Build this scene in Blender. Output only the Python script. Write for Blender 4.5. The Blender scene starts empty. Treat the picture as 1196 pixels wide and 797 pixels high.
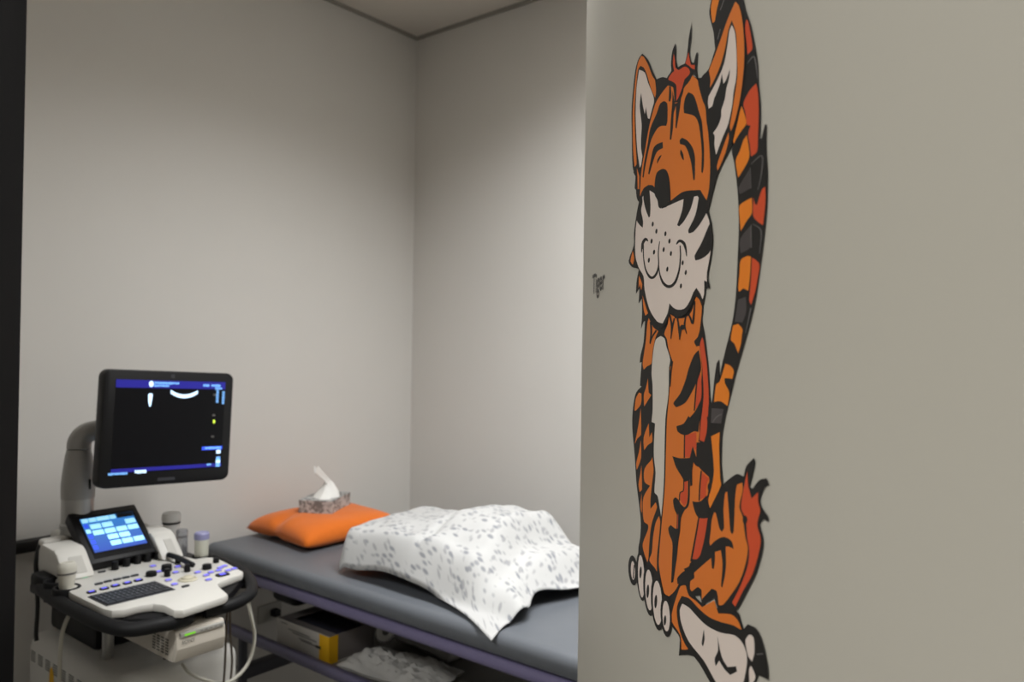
import bpy, bmesh, math, random
from mathutils import Vector, Matrix, noise

random.seed(7)
C = bpy.context.scene.collection
SC = bpy.context.scene

# ------------------------------------------------------------------ camera
# World axes follow the room: X along the left wall towards the far corner, -Y from
# the left wall into the room.  The far corner of the room stands at the origin.
cd = bpy.data.cameras.new('camera'); cam = bpy.data.objects.new('camera', cd); C.objects.link(cam)
yaw, pitch, roll = 38.651, 0.47, 0.85
cam.location = (-2.232, -2.306, 1.44)
cam.rotation_mode = 'QUATERNION'
cam.rotation_quaternion = (Matrix.Rotation(math.radians(yaw - 90), 3, 'Z') @ Matrix.Rotation(math.radians(90 + pitch), 3, 'X')
                           @ Matrix.Rotation(math.radians(roll), 3, 'Z')).to_quaternion()
cd.sensor_width = 36; cd.lens = 912 / 1196 * 36; cd.clip_start = 0.02
cd.dof.use_dof = True; cd.dof.focus_distance = 0.85; cd.dof.aperture_fstop = 7.0
SC.camera = cam

# ------------------------------------------------------------------ world, lights, exposure
w = bpy.data.worlds.new('world'); SC.world = w; w.use_nodes = True
w.node_tree.nodes['Background'].inputs[0].default_value = (0.9, 0.93, 1, 1)
w.node_tree.nodes['Background'].inputs[1].default_value = 0.05
def area(name, loc, size, power, color, spread=150, aim=None):
    d = bpy.data.lights.new(name, 'AREA'); d.shape = 'RECTANGLE'; d.size, d.size_y = size
    d.energy = power; d.color = color; d.spread = math.radians(spread)
    o = bpy.data.objects.new(name, d); C.objects.link(o); o.location = loc
    if aim is not None:
        o.rotation_euler = (Vector(aim) - Vector(loc)).to_track_quat('-Z', 'Y').to_euler()
    return o
ROOM_LAMP = (-0.85, -1.62, 2.685)
HALL_LAMP = (-3.17, -1.52, 2.685)
area('room_panel_light', ROOM_LAMP, (0.55, 1.15), 33, (0.975, 0.99, 1.0), 138)
area('hall_panel_light', HALL_LAMP, (0.55, 0.55), 33, (0.99, 0.99, 0.965), 145)
SC.view_settings.view_transform = 'Standard'; SC.view_settings.look = 'None'
SC.view_settings.exposure = 0.0; SC.view_settings.gamma = 1.0
SC.view_settings.use_curve_mapping = False

# ------------------------------------------------------------------ materials
def lin(c):
    return tuple(((v / 255) / 12.92 if v / 255 <= .04045 else ((v / 255 + .055) / 1.055) ** 2.4) for v in c) + (1,)
MATS = {}
def mat(name, rgb, rough=.5, metal=0, var=0.0, scale=40, bump=0.0, emit=0, trans=0, sheen=0, alpha=1, spec=.5, coat=0):
    if name in MATS: return MATS[name]
    m = bpy.data.materials.new(name); m.use_nodes = True; nt = m.node_tree; b = nt.nodes['Principled BSDF']
    c = lin(rgb)
    b.inputs['Base Color'].default_value = c; b.inputs['Roughness'].default_value = rough
    b.inputs['Metallic'].default_value = metal; b.inputs['Specular IOR Level'].default_value = spec
    b.inputs['Coat Weight'].default_value = coat
    if trans: b.inputs['Transmission Weight'].default_value = trans; b.inputs['IOR'].default_value = 1.3
    if sheen: b.inputs['Sheen Weight'].default_value = sheen
    if emit:
        b.inputs['Emission Color'].default_value = c; b.inputs['Emission Strength'].default_value = emit
    if var or bump:
        tc = nt.nodes.new('ShaderNodeTexCoord'); n = nt.nodes.new('ShaderNodeTexNoise')
        n.inputs['Scale'].default_value = scale; n.inputs['Detail'].default_value = 4
        nt.links.new(tc.outputs['Object'], n.inputs['Vector'])
        if var:
            mx = nt.nodes.new('ShaderNodeMix'); mx.data_type = 'RGBA'
            mx.inputs[6].default_value = tuple(v * (1 - var) for v in c[:3]) + (1,)
            mx.inputs[7].default_value = tuple(min(1, v * (1 + var)) for v in c[:3]) + (1,)
            nt.links.new(n.outputs['Fac'], mx.inputs[0]); nt.links.new(mx.outputs[2], b.inputs['Base Color'])
        if bump:
            bp = nt.nodes.new('ShaderNodeBump'); bp.inputs['Strength'].default_value = bump; bp.inputs['Distance'].default_value = .002
            nt.links.new(n.outputs['Fac'], bp.inputs['Height']); nt.links.new(bp.outputs[0], b.inputs['Normal'])
    MATS[name] = m
    return m
mat('wall_paint', (214, 211, 206), .75, var=.02, scale=6, bump=.05)
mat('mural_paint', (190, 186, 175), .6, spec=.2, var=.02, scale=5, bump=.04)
mat('ceiling_paint', (212, 206, 196), .85, var=.02, scale=8)
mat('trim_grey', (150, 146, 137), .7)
mat('floor_vinyl', (110, 107, 102), .5, var=.08, scale=12)
mat('frame_black', (12, 11, 12), .6, spec=.12)
mat('rail_black', (26, 25, 26), .5)
mat('machine_white', (216, 214, 208), .45, var=.01, scale=30)
mat('machine_grey', (176, 174, 168), .5)
mat('grille_grey', (196, 194, 188), .7, bump=.3, scale=900)
mat('printer_beige', (205, 198, 186), .5)
mat('black_plastic', (15, 15, 17), .5, spec=.3)
mat('black_rubber', (18, 18, 20), .6, spec=.3)
mat('glossy_black', (15, 15, 18), .25)
mat('dark_key', (52, 53, 58), .5)
mat('key_mark', (150, 152, 158), .5)
mat('silver', (176, 175, 172), .3, metal=.7)
mat('arm_grey', (158, 156, 152), .42, metal=.2)
mat('slot_dark', (104, 102, 97), .8)
mat('blue_glow', (92, 88, 225), .4, emit=.9)
mat('button_lilac', (150, 146, 190), .4)
mat('green_glow', (70, 215, 150), .4, emit=.9)
mat('lcd_green', (120, 205, 40), .4, emit=.5)
mat('cream_dial', (206, 200, 178), .35)
mat('cable_white', (205, 202, 190), .5)
mat('cable_brown', (92, 82, 70), .6)
mat('vinyl_grey', (100, 104, 110), .42, var=.03, scale=20, bump=.1)
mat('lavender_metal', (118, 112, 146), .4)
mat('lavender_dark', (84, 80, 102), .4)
mat('steel_dark', (58, 58, 66), .45)
mat('shelf_grey', (120, 116, 108), .6)
mat('pillow_orange', (218, 108, 10), .85, var=.04, scale=60, bump=.15, sheen=.2)
mat('tissue_white', (235, 234, 230), .9)
mat('bottle_white', (228, 227, 224), .4)
mat('bottle_clear', (205, 206, 210), .2, trans=.75)
mat('gel_fluid', (214, 214, 200), .4)
mat('cap_lilac', (150, 150, 190), .4)
mat('carton_white', (200, 196, 190), .7)
mat('carton_grey', (120, 114, 112), .7)
mat('carton_yellow', (235, 180, 10), .6)
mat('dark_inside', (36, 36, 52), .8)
mat('plastic_bag', (196, 194, 190), .3, trans=.15)
mat('decal_black', (38, 36, 34), .65, spec=.12)
mat('decal_orange', (222, 122, 48), .65, spec=.12)
mat('decal_tailorange', (234, 132, 40), .65, spec=.12)
mat('decal_red', (210, 82, 46), .65, spec=.12)
mat('decal_white', (226, 212, 202), .65, spec=.12)
mat('decal_belly', (212, 205, 194), .65, spec=.12)
mat('decal_maroon', (52, 44, 44), .5)
mat('decal_grey', (104, 100, 98), .5)
mat('ink_black', (52, 48, 44), .6)
mat('ink_grey', (105, 102, 100), .6)
mat('screen_off', (10, 10, 14), .4, emit=.1, spec=.2)
mat('screen_navy', (28, 26, 128), .4, emit=.75)
mat('screen_blue', (48, 78, 220), .4, emit=.9)
mat('screen_white', (200, 228, 255), .4, emit=1.1)
mat('screen_cyan', (110, 165, 225), .4, emit=1.0)
mat('screen_lime', (200, 230, 70), .4, emit=1.0)
mat('touch_tile', (160, 222, 244), .4, emit=.95)
mat('lamp_glow', (255, 248, 236), .5, emit=3)
mat('lamp_frame', (225, 224, 220), .5)
# touch screen: lit blue gradient of the interface itself
m = bpy.data.materials.new('touch_blue'); m.use_nodes = True; nt = m.node_tree; b = nt.nodes['Principled BSDF']
tc = nt.nodes.new('ShaderNodeTexCoord'); sp = nt.nodes.new('ShaderNodeSeparateXYZ'); cr = nt.nodes.new('ShaderNodeValToRGB')
nt.links.new(tc.outputs['Generated'], sp.inputs[0]); nt.links.new(sp.outputs[1], cr.inputs[0])
cr.color_ramp.elements[0].color = lin((38, 84, 200)); cr.color_ramp.elements[1].color = lin((62, 140, 214))
nt.links.new(cr.outputs[0], b.inputs['Emission Color']); b.inputs['Emission Strength'].default_value = .9
b.inputs['Base Color'].default_value = (.01, .02, .05, 1); MATS['touch_blue'] = m
def leaf_cloth():
    # white cotton with a scatter of small grey leaves printed on it (UV in metres)
    m = bpy.data.materials.new('leaf_cloth'); m.use_nodes = True; nt = m.node_tree; b = nt.nodes['Principled BSDF']
    b.inputs['Roughness'].default_value = .9; b.inputs['Sheen Weight'].default_value = .15
    uv = nt.nodes.new('ShaderNodeUVMap'); last = None
    for k, (rot, sx, sy, col) in enumerate(((.5, 34, 56, (150, 151, 154)), (-.75, 54, 32, (158, 158, 160)), (1.4, 33, 54, (138, 140, 145)))):
        mp = nt.nodes.new('ShaderNodeMapping'); mp.inputs['Rotation'].default_value = (0, 0, rot)
        mp.inputs['Scale'].default_value = (sx, sy, 1); mp.inputs['Location'].default_value = (k * 3.3, k * 7.1, 0)
        vo = nt.nodes.new('ShaderNodeTexVoronoi'); vo.feature = 'F1'; vo.inputs['Scale'].default_value = 1.0
        vo.inputs['Randomness'].default_value = .75
        nt.links.new(uv.outputs[0], mp.inputs[0]); nt.links.new(mp.outputs[0], vo.inputs['Vector'])
        lt = nt.nodes.new('ShaderNodeMapRange'); lt.inputs[1].default_value = .42; lt.inputs[2].default_value = .22
        nt.links.new(vo.outputs['Distance'], lt.inputs[0])
        sx_ = nt.nodes.new('ShaderNodeSeparateColor'); nt.links.new(vo.outputs['Color'], sx_.inputs[0])
        gt = nt.nodes.new('ShaderNodeMath'); gt.operation = 'GREATER_THAN'; gt.inputs[1].default_value = .40
        nt.links.new(sx_.outputs[0], gt.inputs[0])
        mu = nt.nodes.new('ShaderNodeMath'); mu.operation = 'MULTIPLY'
        nt.links.new(lt.outputs[0], mu.inputs[0]); nt.links.new(gt.outputs[0], mu.inputs[1])
        mx = nt.nodes.new('ShaderNodeMix'); mx.data_type = 'RGBA'; mx.inputs[7].default_value = lin(col)
        nt.links.new(mu.outputs[0], mx.inputs[0])
        if last is None: mx.inputs[6].default_value = lin((190, 190, 189))
        else: nt.links.new(last, mx.inputs[6])
        last = mx.outputs[2]
    nt.links.new(last, b.inputs['Base Color']); MATS['leaf_cloth'] = m
leaf_cloth()
def speckle(name, c0, c1, scale):
    m = bpy.data.materials.new(name); m.use_nodes = True; nt = m.node_tree; b = nt.nodes['Principled BSDF']
    b.inputs['Roughness'].default_value = .6
    tc = nt.nodes.new('ShaderNodeTexCoord'); vo = nt.nodes.new('ShaderNodeTexNoise'); vo.inputs['Scale'].default_value = scale
    vo.inputs['Distortion'].default_value = 1.5
    cr = nt.nodes.new('ShaderNodeValToRGB'); cr.color_ramp.elements[0].position = .44; cr.color_ramp.elements[1].position = .56
    cr.color_ramp.elements[0].color = lin(c0); cr.color_ramp.elements[1].color = lin(c1)
    nt.links.new(tc.outputs['Object'], vo.inputs['Vector']); nt.links.new(vo.outputs['Fac'], cr.inputs[0])
    nt.links.new(cr.outputs[0], b.inputs['Base Color']); MATS[name] = m
speckle('tissue_print', (122, 121, 119), (190, 189, 187), 42)

# ------------------------------------------------------------------ mesh helpers
def empty(name, loc, label, cat, group=None):
    o = bpy.data.objects.new(name, None); C.objects.link(o); o.location = loc; o.empty_display_size = .05
    o['label'] = label; o['category'] = cat
    if group: o['group'] = group
    return o
def rootloc(p):
    v = Vector((0, 0, 0))
    while p is not None:
        v = v + p.location; p = p.parent
    return v
def nb():
    return bmesh.new()
def add(bm, other):
    me = bpy.data.meshes.new('tmp'); other.to_mesh(me); other.free(); bm.from_mesh(me); bpy.data.meshes.remove(me)
    return bm
def box(x0, x1, y0, y1, z0, z1, bev=0, seg=2, into=None, mi=0, vert_only=False, M4=None):
    b = bmesh.new(); bmesh.ops.create_cube(b, size=1)
    for v in b.verts:
        v.co = Vector(((x0 + x1) / 2 + v.co.x * (x1 - x0), (y0 + y1) / 2 + v.co.y * (y1 - y0), (z0 + z1) / 2 + v.co.z * (z1 - z0)))
    if bev:
        ed = [e for e in b.edges if not vert_only or abs(e.verts[0].co.z - e.verts[1].co.z) > 1e-6]
        bmesh.ops.bevel(b, geom=ed, offset=bev, segments=seg, profile=.5, affect='EDGES')
    if M4 is not None: b.transform(M4)
    for f in b.faces: f.material_index = mi
    return add(into, b) if into is not None else b
def cyl(p0, p1, r0, r1=None, seg=16, into=None, bev=0, mi=0):
    r1 = r0 if r1 is None else r1
    p0, p1 = Vector(p0), Vector(p1); d = p1 - p0
    b = bmesh.new(); bmesh.ops.create_cone(b, cap_ends=True, segments=seg, radius1=r0, radius2=r1, depth=d.length)
    if bev:
        ed = [e for e in b.edges if abs(e.verts[0].co.z - e.verts[1].co.z) < 1e-6]
        bmesh.ops.bevel(b, geom=ed, offset=bev, segments=2, profile=.5, affect='EDGES')
    b.transform(Matrix.Translation((p0 + p1) / 2) @ d.to_track_quat('Z', 'Y').to_matrix().to_4x4())
    for f in b.faces: f.material_index = mi
    return add(into, b) if into is not None else b
def lathe(prof, center, seg=20, into=None, mi=0):
    b = bmesh.new(); rings = []
    for r, z in prof:
        rings.append([b.verts.new((center[0] + r * math.cos(2 * math.pi * i / seg), center[1] + r * math.sin(2 * math.pi * i / seg), center[2] + z)) for i in range(seg)])
    for a, c in zip(rings, rings[1:]):
        for i in range(seg): b.faces.new((a[i], a[(i + 1) % seg], c[(i + 1) % seg], c[i]))
    b.faces.new(rings[0][::-1]); b.faces.new(rings[-1])
    for f in b.faces: f.material_index = mi
    return add(into, b) if into is not None else b
def ringlathe(prof, center, seg=22, into=None):
    """closed profile loop turned into a hollow ring"""
    b = bmesh.new(); rings = []
    for r, z in prof:
        rings.append([b.verts.new((center[0] + r * math.cos(2 * math.pi * i / seg), center[1] + r * math.sin(2 * math.pi * i / seg), center[2] + z)) for i in range(seg)])
    for a, c in zip(rings, rings[1:] + rings[:1]):
        for i in range(seg): b.faces.new((a[i], a[(i + 1) % seg], c[(i + 1) % seg], c[i]))
    return add(into, b) if into is not None else b
def spline(pts, n=6):
    P = [Vector(p) for p in pts]; out = []
    for i in range(len(P) - 1):
        a, b_, c, d = P[max(i - 1, 0)], P[i], P[i + 1], P[min(i + 2, len(P) - 1)]
        for k in range(n):
            t = k / n
            out.append(.5 * (2 * b_ + (c - a) * t + (2 * a - 5 * b_ + 4 * c - d) * t * t + (3 * b_ - a - 3 * c + d) * t ** 3))
    return out + [P[-1]]
def tube(pts, r, seg=10, into=None, smooth_n=6, mi=0, rx=None):
    P = spline(pts, smooth_n) if smooth_n else [Vector(p) for p in pts]
    b = bmesh.new(); rings = []; up = Vector((0, 0, 1))
    prev = None
    for i, p in enumerate(P):
        t = (P[min(i + 1, len(P) - 1)] - P[max(i - 1, 0)]).normalized()
        if prev is None:
            ref = up if abs(t.z) < .9 else Vector((1, 0, 0)); n = (ref - t * ref.dot(t)).normalized()
        else: n = (prev - t * prev.dot(t)).normalized()
        prev = n; s = t.cross(n)
        rr = r if not callable(r) else r(i / (len(P) - 1))
        rings.append([b.verts.new(p + n * (rr * math.cos(2 * math.pi * k / seg)) + s * ((rx or rr) * math.sin(2 * math.pi * k / seg))) for k in range(seg)])
    for a, c in zip(rings, rings[1:]):
        for k in range(seg): b.faces.new((a[k], a[(k + 1) % seg], c[(k + 1) % seg], c[k]))
    b.faces.new(rings[0][::-1]); b.faces.new(rings[-1])
    for f in b.faces: f.material_index = mi
    return add(into, b) if into is not None else b
def prism(poly, z0, z1, bev=0, into=None, mi=0):
    b = bmesh.new(); vs = [b.verts.new((x, y, z0)) for x, y in poly]; f = b.faces.new(vs)
    r = bmesh.ops.extrude_face_region(b, geom=[f]); up = [v for v in r['geom'] if isinstance(v, bmesh.types.BMVert)]
    for v in up: v.co.z = z1
    bmesh.ops.recalc_face_normals(b, faces=b.faces)
    if bev:
        ed = [e for e in b.edges if abs(e.verts[0].co.z - e.verts[1].co.z) < 1e-6]
        bmesh.ops.bevel(b, geom=ed, offset=bev, segments=2, profile=.5, affect='EDGES')
    for f in b.faces: f.material_index = mi
    return add(into, b) if into is not None else b
def profile_x(prof, x0, x1, bev=0, into=None, mi=0):
    """closed (y, z) profile swept along X"""
    b = bmesh.new(); vs = [b.verts.new((x0, y, z)) for y, z in prof]; f = b.faces.new(vs)
    r = bmesh.ops.extrude_face_region(b, geom=[f])
    for v in r['geom']:
        if isinstance(v, bmesh.types.BMVert): v.co.x = x1
    bmesh.ops.recalc_face_normals(b, faces=b.faces)
    if bev: bmesh.ops.bevel(b, geom=list(b.edges), offset=bev, segments=2, profile=.5, affect='EDGES')
    for f in b.faces: f.material_index = mi
    return add(into, b) if into is not None else b
def link(name, bm, mats, parent=None, smooth=False, label=None, cat=None, kind=None, group=None, origin=None, recalc=True):
    if isinstance(mats, str): mats = [mats]
    off = rootloc(parent) if parent else Vector(origin or (0, 0, 0))
    if off.length: bmesh.ops.translate(bm, verts=bm.verts, vec=-off)
    if recalc: bmesh.ops.recalc_face_normals(bm, faces=bm.faces)
    me = bpy.data.meshes.new(name); bm.to_mesh(me); bm.free()
    for k in mats: me.materials.append(MATS[k])
    o = bpy.data.objects.new(name, me); C.objects.link(o)
    if smooth:
        for p in me.polygons: p.use_smooth = True
        if smooth != 'all': me.set_sharp_from_angle(angle=math.radians(38))
    if parent: o.parent = parent
    elif origin: o.location = origin
    for k, v in (('label', label), ('category', cat), ('kind', kind), ('group', group)):
        if v: o[k] = v
    return o
def text_mesh(body, size, bold=0.0):
    cu = bpy.data.curves.new('txt', 'FONT'); cu.body = body; cu.size = size; cu.offset = bold
    o = bpy.data.objects.new('txt', cu); C.objects.link(o); bpy.context.view_layer.update()
    me = bpy.data.meshes.new_from_object(o.evaluated_get(bpy.context.evaluated_depsgraph_get()))
    bpy.data.objects.remove(o); b = bmesh.new(); b.from_mesh(me); bpy.data.meshes.remove(me); return b
ST = 'structure'

# ------------------------------------------------------------------ measured positions
KNOBS = [(-1.3548, -0.3806), (-1.3233, -0.3716), (-1.2947, -0.3679), (-1.2701, -0.3688), (-1.2435, -0.3679)]
BLUE = [(-1.4668, -0.5314), (-1.4383, -0.5274), (-1.4126, -0.5244), (-1.3861, -0.5244), (-1.3604, -0.5228), (-1.2828, -0.4363), (-1.2971, -0.4917), (-1.2469, -0.4862), (-1.2737, -0.5272), (-1.3158, -0.5733), (-1.3224, -0.6131), (-1.2397, -0.5655), (-1.239, -0.6021), (-1.2536, -0.6379), (-1.2189, -0.5889), (-1.1989, -0.5871), (-1.169, -0.5642), (-1.1836, -0.6043), (-1.1661, -0.6022), (-1.1836, -0.57)]
DARK = [(-1.4303, -0.4827), (-1.4089, -0.4792), (-1.3885, -0.4797), (-1.3684, -0.4795), (-1.348, -0.4793), (-1.3127, -0.6431), (-1.3847, -0.3931)]
BIG = [(-1.3228, -0.5077), (-1.2797, -0.4961), (-1.2081, -0.5518), (-1.1641, -0.5175)]
PEG = [(-1.3006, -0.5386), (-1.2508, -0.5378)]
LEVER = [(-1.2303, -0.4092), (-1.2281, -0.4529), (-1.2382, -0.54)]
DIAL = [(-1.2818, -0.5974)]
GREEN = [(-1.4276, -0.4011)]
BIGBLUE = [(-1.2108, -0.6251)]
KEYB = [(-1.4863, -0.5597), (-1.489, -0.6515), (-1.3368, -0.635), (-1.3368, -0.5529)]
TEXT = [(0.1187, 1.5626), (0.1341, 1.5313), (0.2461, 1.5309)]
E = (-1.0433, -1.5189, 0.0)
MDIR = (0.75223, 0.6589)
NRM = (-0.6589, 0.75223)
ML = math.hypot(*MDIR); MX, MY = MDIR[0] / ML, MDIR[1] / ML      # direction of the tiger wall, away from the viewer
NX, NY = NRM                                                      # its normal, into the passage
H = 2.70

# ------------------------------------------------------------------ room shell
link('floor', box(-4.6, .12, -4.6, .12, -.1, 0), 'floor_vinyl', kind=ST)
link('ceiling', box(-4.6, .12, -4.6, .12, H, H + .1), 'ceiling_paint', kind=ST)
link('wall_left', box(-4.6, 0, 0, .12, 0, H), 'wall_paint', kind=ST)
link('wall_back', box(0, .12, -4.6, .12, 0, H), 'wall_paint', kind=ST)
link('wall_front', box(-4.6, 0, -4.72, -4.6, 0, H), 'wall_paint', kind=ST)
link('wall_entry', box(-4.72, -4.6, -4.6, 0, 0, H), 'wall_paint', kind=ST)
def slab(p0, d, length, n, th, z0, z1):
    """upright slab from p0 along d, thickness th on the side opposite to n"""
    a = Vector(p0); d = Vector(d); n = Vector(n)
    q = [a, a + d * length, a + d * length - n * th, a - n * th]
    return prism([(v.x, v.y) for v in q], z0, z1)
# tiger wall: far end at the edge of the doorway, runs back past the viewer
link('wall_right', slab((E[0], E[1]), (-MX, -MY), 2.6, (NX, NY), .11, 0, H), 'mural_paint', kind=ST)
# left of the doorway: dark frame, then wall up to the left wall
JX, JY = -1.690, -.745                                            # far inner edge of the jamb
link('wall_doorway', slab((JX + NX * .055 - MX * .02, JY + NY * .055 - MY * .02), (NX, NY), .86, (-MX, -MY), -.001 + .09, 0, H), 'wall_paint', kind=ST)
dr = empty('door_1', (JX, JY, 0), 'black door frame at the left edge of the view', 'door frame')
del dr['category']; del dr['label']; dr['kind'] = ST
link('door_jamb', slab((JX, JY), (-MX, -MY), .16, (-NX, -NY), .075, 0, 2.55), 'frame_black', dr)
link('door_stop', slab((JX - MX * .05 - NX * .012, JY - MY * .05 - NY * .012), (-MX, -MY), .05, (-NX, -NY), .012, 0, 2.55), 'frame_black', dr)
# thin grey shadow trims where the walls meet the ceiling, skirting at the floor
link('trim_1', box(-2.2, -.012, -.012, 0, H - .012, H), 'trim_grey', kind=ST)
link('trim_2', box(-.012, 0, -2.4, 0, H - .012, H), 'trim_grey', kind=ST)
link('baseboard_left', box(-2.2, -.015, -.015, 0, 0, .1, .003), 'trim_grey', kind=ST)
link('baseboard_back', box(-.015, 0, -2.4, 0, 0, .1, .003), 'trim_grey', kind=ST)
# lamps of the two ceilings
for nm, L, lab in (('ceiling_light', ROOM_LAMP, 'long white ceiling panel lamp over the examination couch'),
                   ('ceiling_light', HALL_LAMP, 'square white ceiling panel lamp in the passage before the tiger wall')):
    t = empty(nm, (L[0], L[1], H), lab, 'lamp')
    b = nb()
    hy = .59 if L is ROOM_LAMP else .29
    for a in ((-.32, .32, -hy - .03, -hy), (-.32, .32, hy, hy + .03), (-.32, -.29, -hy, hy), (.29, .32, -hy, hy)):
        box(L[0] + a[0], L[0] + a[1], L[1] + a[2], L[1] + a[3], H - .02, H - .0005, into=b)
    link('lamp_frame', b, 'lamp_frame', t)
    link('diffuser', box(L[0] - .29, L[0] + .29, L[1] - hy, L[1] + hy, H - .008, H - .0005), 'lamp_glow', t)
# dark bumper rail and socket on the left wall
t = empty('bumper_rail', (-1.7, 0, .9), 'black horizontal bumper rail on the wall left of the ultrasound machine', 'rail')
b = box(-2.2, -1.27, -.045, -.012, .882, .915, .008)
link('rail_profile', b, 'rail_black', t, smooth=True)
for x in (-2.0, -1.6, -1.32): link('bracket', box(x - .02, x + .02, -.014, -.0005, .886, .911), 'rail_black', t)
t = empty('wall_socket', (-.655, 0, .52), 'pale wall socket plate low behind the couch head', 'socket')
link('plate', box(-.70, -.61, -.009, -.0005, .495, .555, .003), 'machine_grey', t, smooth=True)
link('plug', box(-.655, -.63, -.035, -.008, .512, .536, .003), 'black_plastic', t, smooth=True)

# ------------------------------------------------------------------ examination couch
cx0, cx1, cy0, cy1, ct = -.925, -.265, -1.98, -.05, .82
couch = empty('examination_couch', ((cx0 + cx1) / 2, (cy0 + cy1) / 2, 0), 'grey padded examination couch on a lavender frame along the back wall', 'couch')
b = box(cx0, cx1, cy0, cy1, ct - .054, ct, .022, 4)
link('mattress', b, 'vinyl_grey', couch, smooth=True)
b = nb()
for x in (cx0 + .004, cx1 - .034): box(x, x + .03, cy0 + .02, cy1 - .02, ct - .084, ct - .0545, .011, 3, into=b)
for y in (cy0 + .02, cy1 - .06): box(cx0 + .03, cx1 - .03, y, y + .03, ct - .082, ct - .056, .004, into=b)
link('upper_frame', b, 'lavender_metal', couch, smooth=True)
link('backing_board', box(cx0 + .035, cx1 - .035, cy0 + .05, cy1 - .06, ct - .070, ct - .0545), 'steel_dark', couch)
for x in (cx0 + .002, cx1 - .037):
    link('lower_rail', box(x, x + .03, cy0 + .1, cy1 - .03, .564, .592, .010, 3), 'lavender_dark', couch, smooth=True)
link('shelf', box(cx0 + .037, cx1 - .037, cy0 + .25, cy1 - .28, .548, .562), 'shelf_grey', couch)
for y in (-.2475, cy0 + .14):
    link('cross_bar', box(cx0 + .02, cx1 - .02, y, y + .04, .440, .476, .004), 'steel_dark', couch, smooth=True)
for x in (cx0 + .012, cx1 - .042):
    for y in (cy0 + .16, -.2275):
        link('leg', box(x + .004, x + .026, y - .011, y + .011, .06, .5635, .004), 'steel_dark', couch, smooth=True)
        t = cyl((x, y, .035), (x + .03, y, .035), .035, seg=20, bev=.006)
        link('caster', t, 'black_rubber', couch, smooth=True)
for x in (-.66, -.53):
    for y in (-1.30, -1.62): link('lift_strut', box(x - .02, x + .02, y - .03, y + .03, .5625, ct - .0705, .005), 'steel_dark', couch, smooth=True)
link('head_actuator', box(-.80, -.72, -.345, -.215, .645, .725, .024, 3), 'black_plastic', couch, smooth=True)
link('actuator_rod', cyl((-.905, -.215, .713), (-.78, -.28, .70), .007, seg=10), 'black_plastic', couch, smooth=True)

# ------------------------------------------------------------------ pillow, tissue box, sheet
def cushion(name, cx, cy, hx, hy, z0, hz, rot, m, n=26, **kw):
    b = nb(); rows = {}
    uvl = None
    for side in (1, -1):
        for i in range(n + 1):
            for j in range(n + 1):
                u, v = -1 + 2 * i / n, -1 + 2 * j / n
                edge = i in (0, n) or j in (0, n)
                if side == -1 and edge: rows[(side, i, j)] = rows[(1, i, j)]; continue
                # pulled-in sides, pointed corners
                px = u * (1 - .10 * (1 - v * v) * abs(u) ** 3); py = v * (1 - .10 * (1 - u * u) * abs(v) ** 3)
                t = max(0, (1 - u ** 4) * (1 - v ** 4)) ** .48
                wr = .07 * noise.noise(Vector((u * 2.1 + 3, v * 2.3, side * 2))) + .42 * math.exp(-((u + .85) ** 2 / .10 + (v - .12 - .3 * (u + .85)) ** 2 / .018)) * -1 + .10 * math.exp(-((u + .8) ** 2 / .12 + (v + .12) ** 2 / .02))
                z = (t * (1 + wr)) * hz * (1 if side == 1 else .55)
                zz = z0 + hz * .55 + side * z
                zz += (hz * .10) * (abs(u) * abs(v)) ** 3 - hz * .22 * (abs(u * v)) ** 2
                zz = max(zz, z0 + .0008)
                px *= 1 - .07 * (u * v) ** 4; py *= 1 - .07 * (u * v) ** 4
                x, y = px * hx, py * hy
                rows[(side, i, j)] = b.verts.new((cx + x * math.cos(rot) - y * math.sin(rot), cy + x * math.sin(rot) + y * math.cos(rot), zz))
    for side in (1, -1):
        for i in range(n):
            for j in range(n):
                q = [rows[(side, i, j)], rows[(side, i + 1, j)], rows[(side, i + 1, j + 1)], rows[(side, i, j + 1)]]
                if side == -1: q.reverse()
                try: b.faces.new(q)
                except ValueError: pass
    return link(name, b, m, smooth='all', **kw)
cushion('pillow', -.600, -.232, .205, .185, ct, .050, math.radians(-3), 'pillow_orange',
        label='orange pillow at the head of the couch under the tissue box', cat='pillow', origin=(-.6, -.232, ct))

tb = empty('tissue_box', (-.565, -.215, .897), 'flat grey-patterned cardboard tissue box on the orange pillow', 'tissue box')
TZ = .8965; TM = Matrix.Translation((-.586, -.206, TZ)) @ Matrix.Rotation(math.radians(30), 4, 'Z')
b = box(-.083, .083, -.056, .056, 0, .041)
top = max(b.faces, key=lambda f: f.calc_center_median().z)
r = bmesh.ops.inset_individual(b, faces=[top], thickness=.022); bmesh.ops.translate(b, verts=top.verts, vec=(0, 0, -.003))
b.transform(TM); link('carton', b, 'tissue_print', tb)
b = nb(); n, k = 18, 26; g = {}
for i in range(n + 1):
    for j in range(k + 1):
        s, a = i / n, j / k
        hgt = .030 + s * .105
        wid = .040 * (1 - s) ** 3 + .013 + .004 * math.sin(7 * s)
        an = a * 2 * math.pi * .93
        fold = 1 + .35 * math.sin(an * 4 + s * 3) + .25 * math.sin(an * 2 - s * 5)
        lean = -.034 * max(0, s - .5) / .5 + .016 * math.sin(s * 3.6)
        p = Vector((lean * .9 + wid * math.cos(an) * (1.1 if s < .2 else 1), -.4 * lean + wid * math.sin(an) * fold * (.75 - .35 * s), hgt + .012 * math.sin(an * 3 + 1) * s))
        g[i, j] = b.verts.new(TM @ p)
for i in range(n):
    for j in range(k): b.faces.new((g[i, j], g[i + 1, j], g[i + 1, j + 1], g[i, j + 1]))
link('tissue', b, 'tissue_white', tb, smooth='all', label='white tissue pulled up out of the box')

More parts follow.
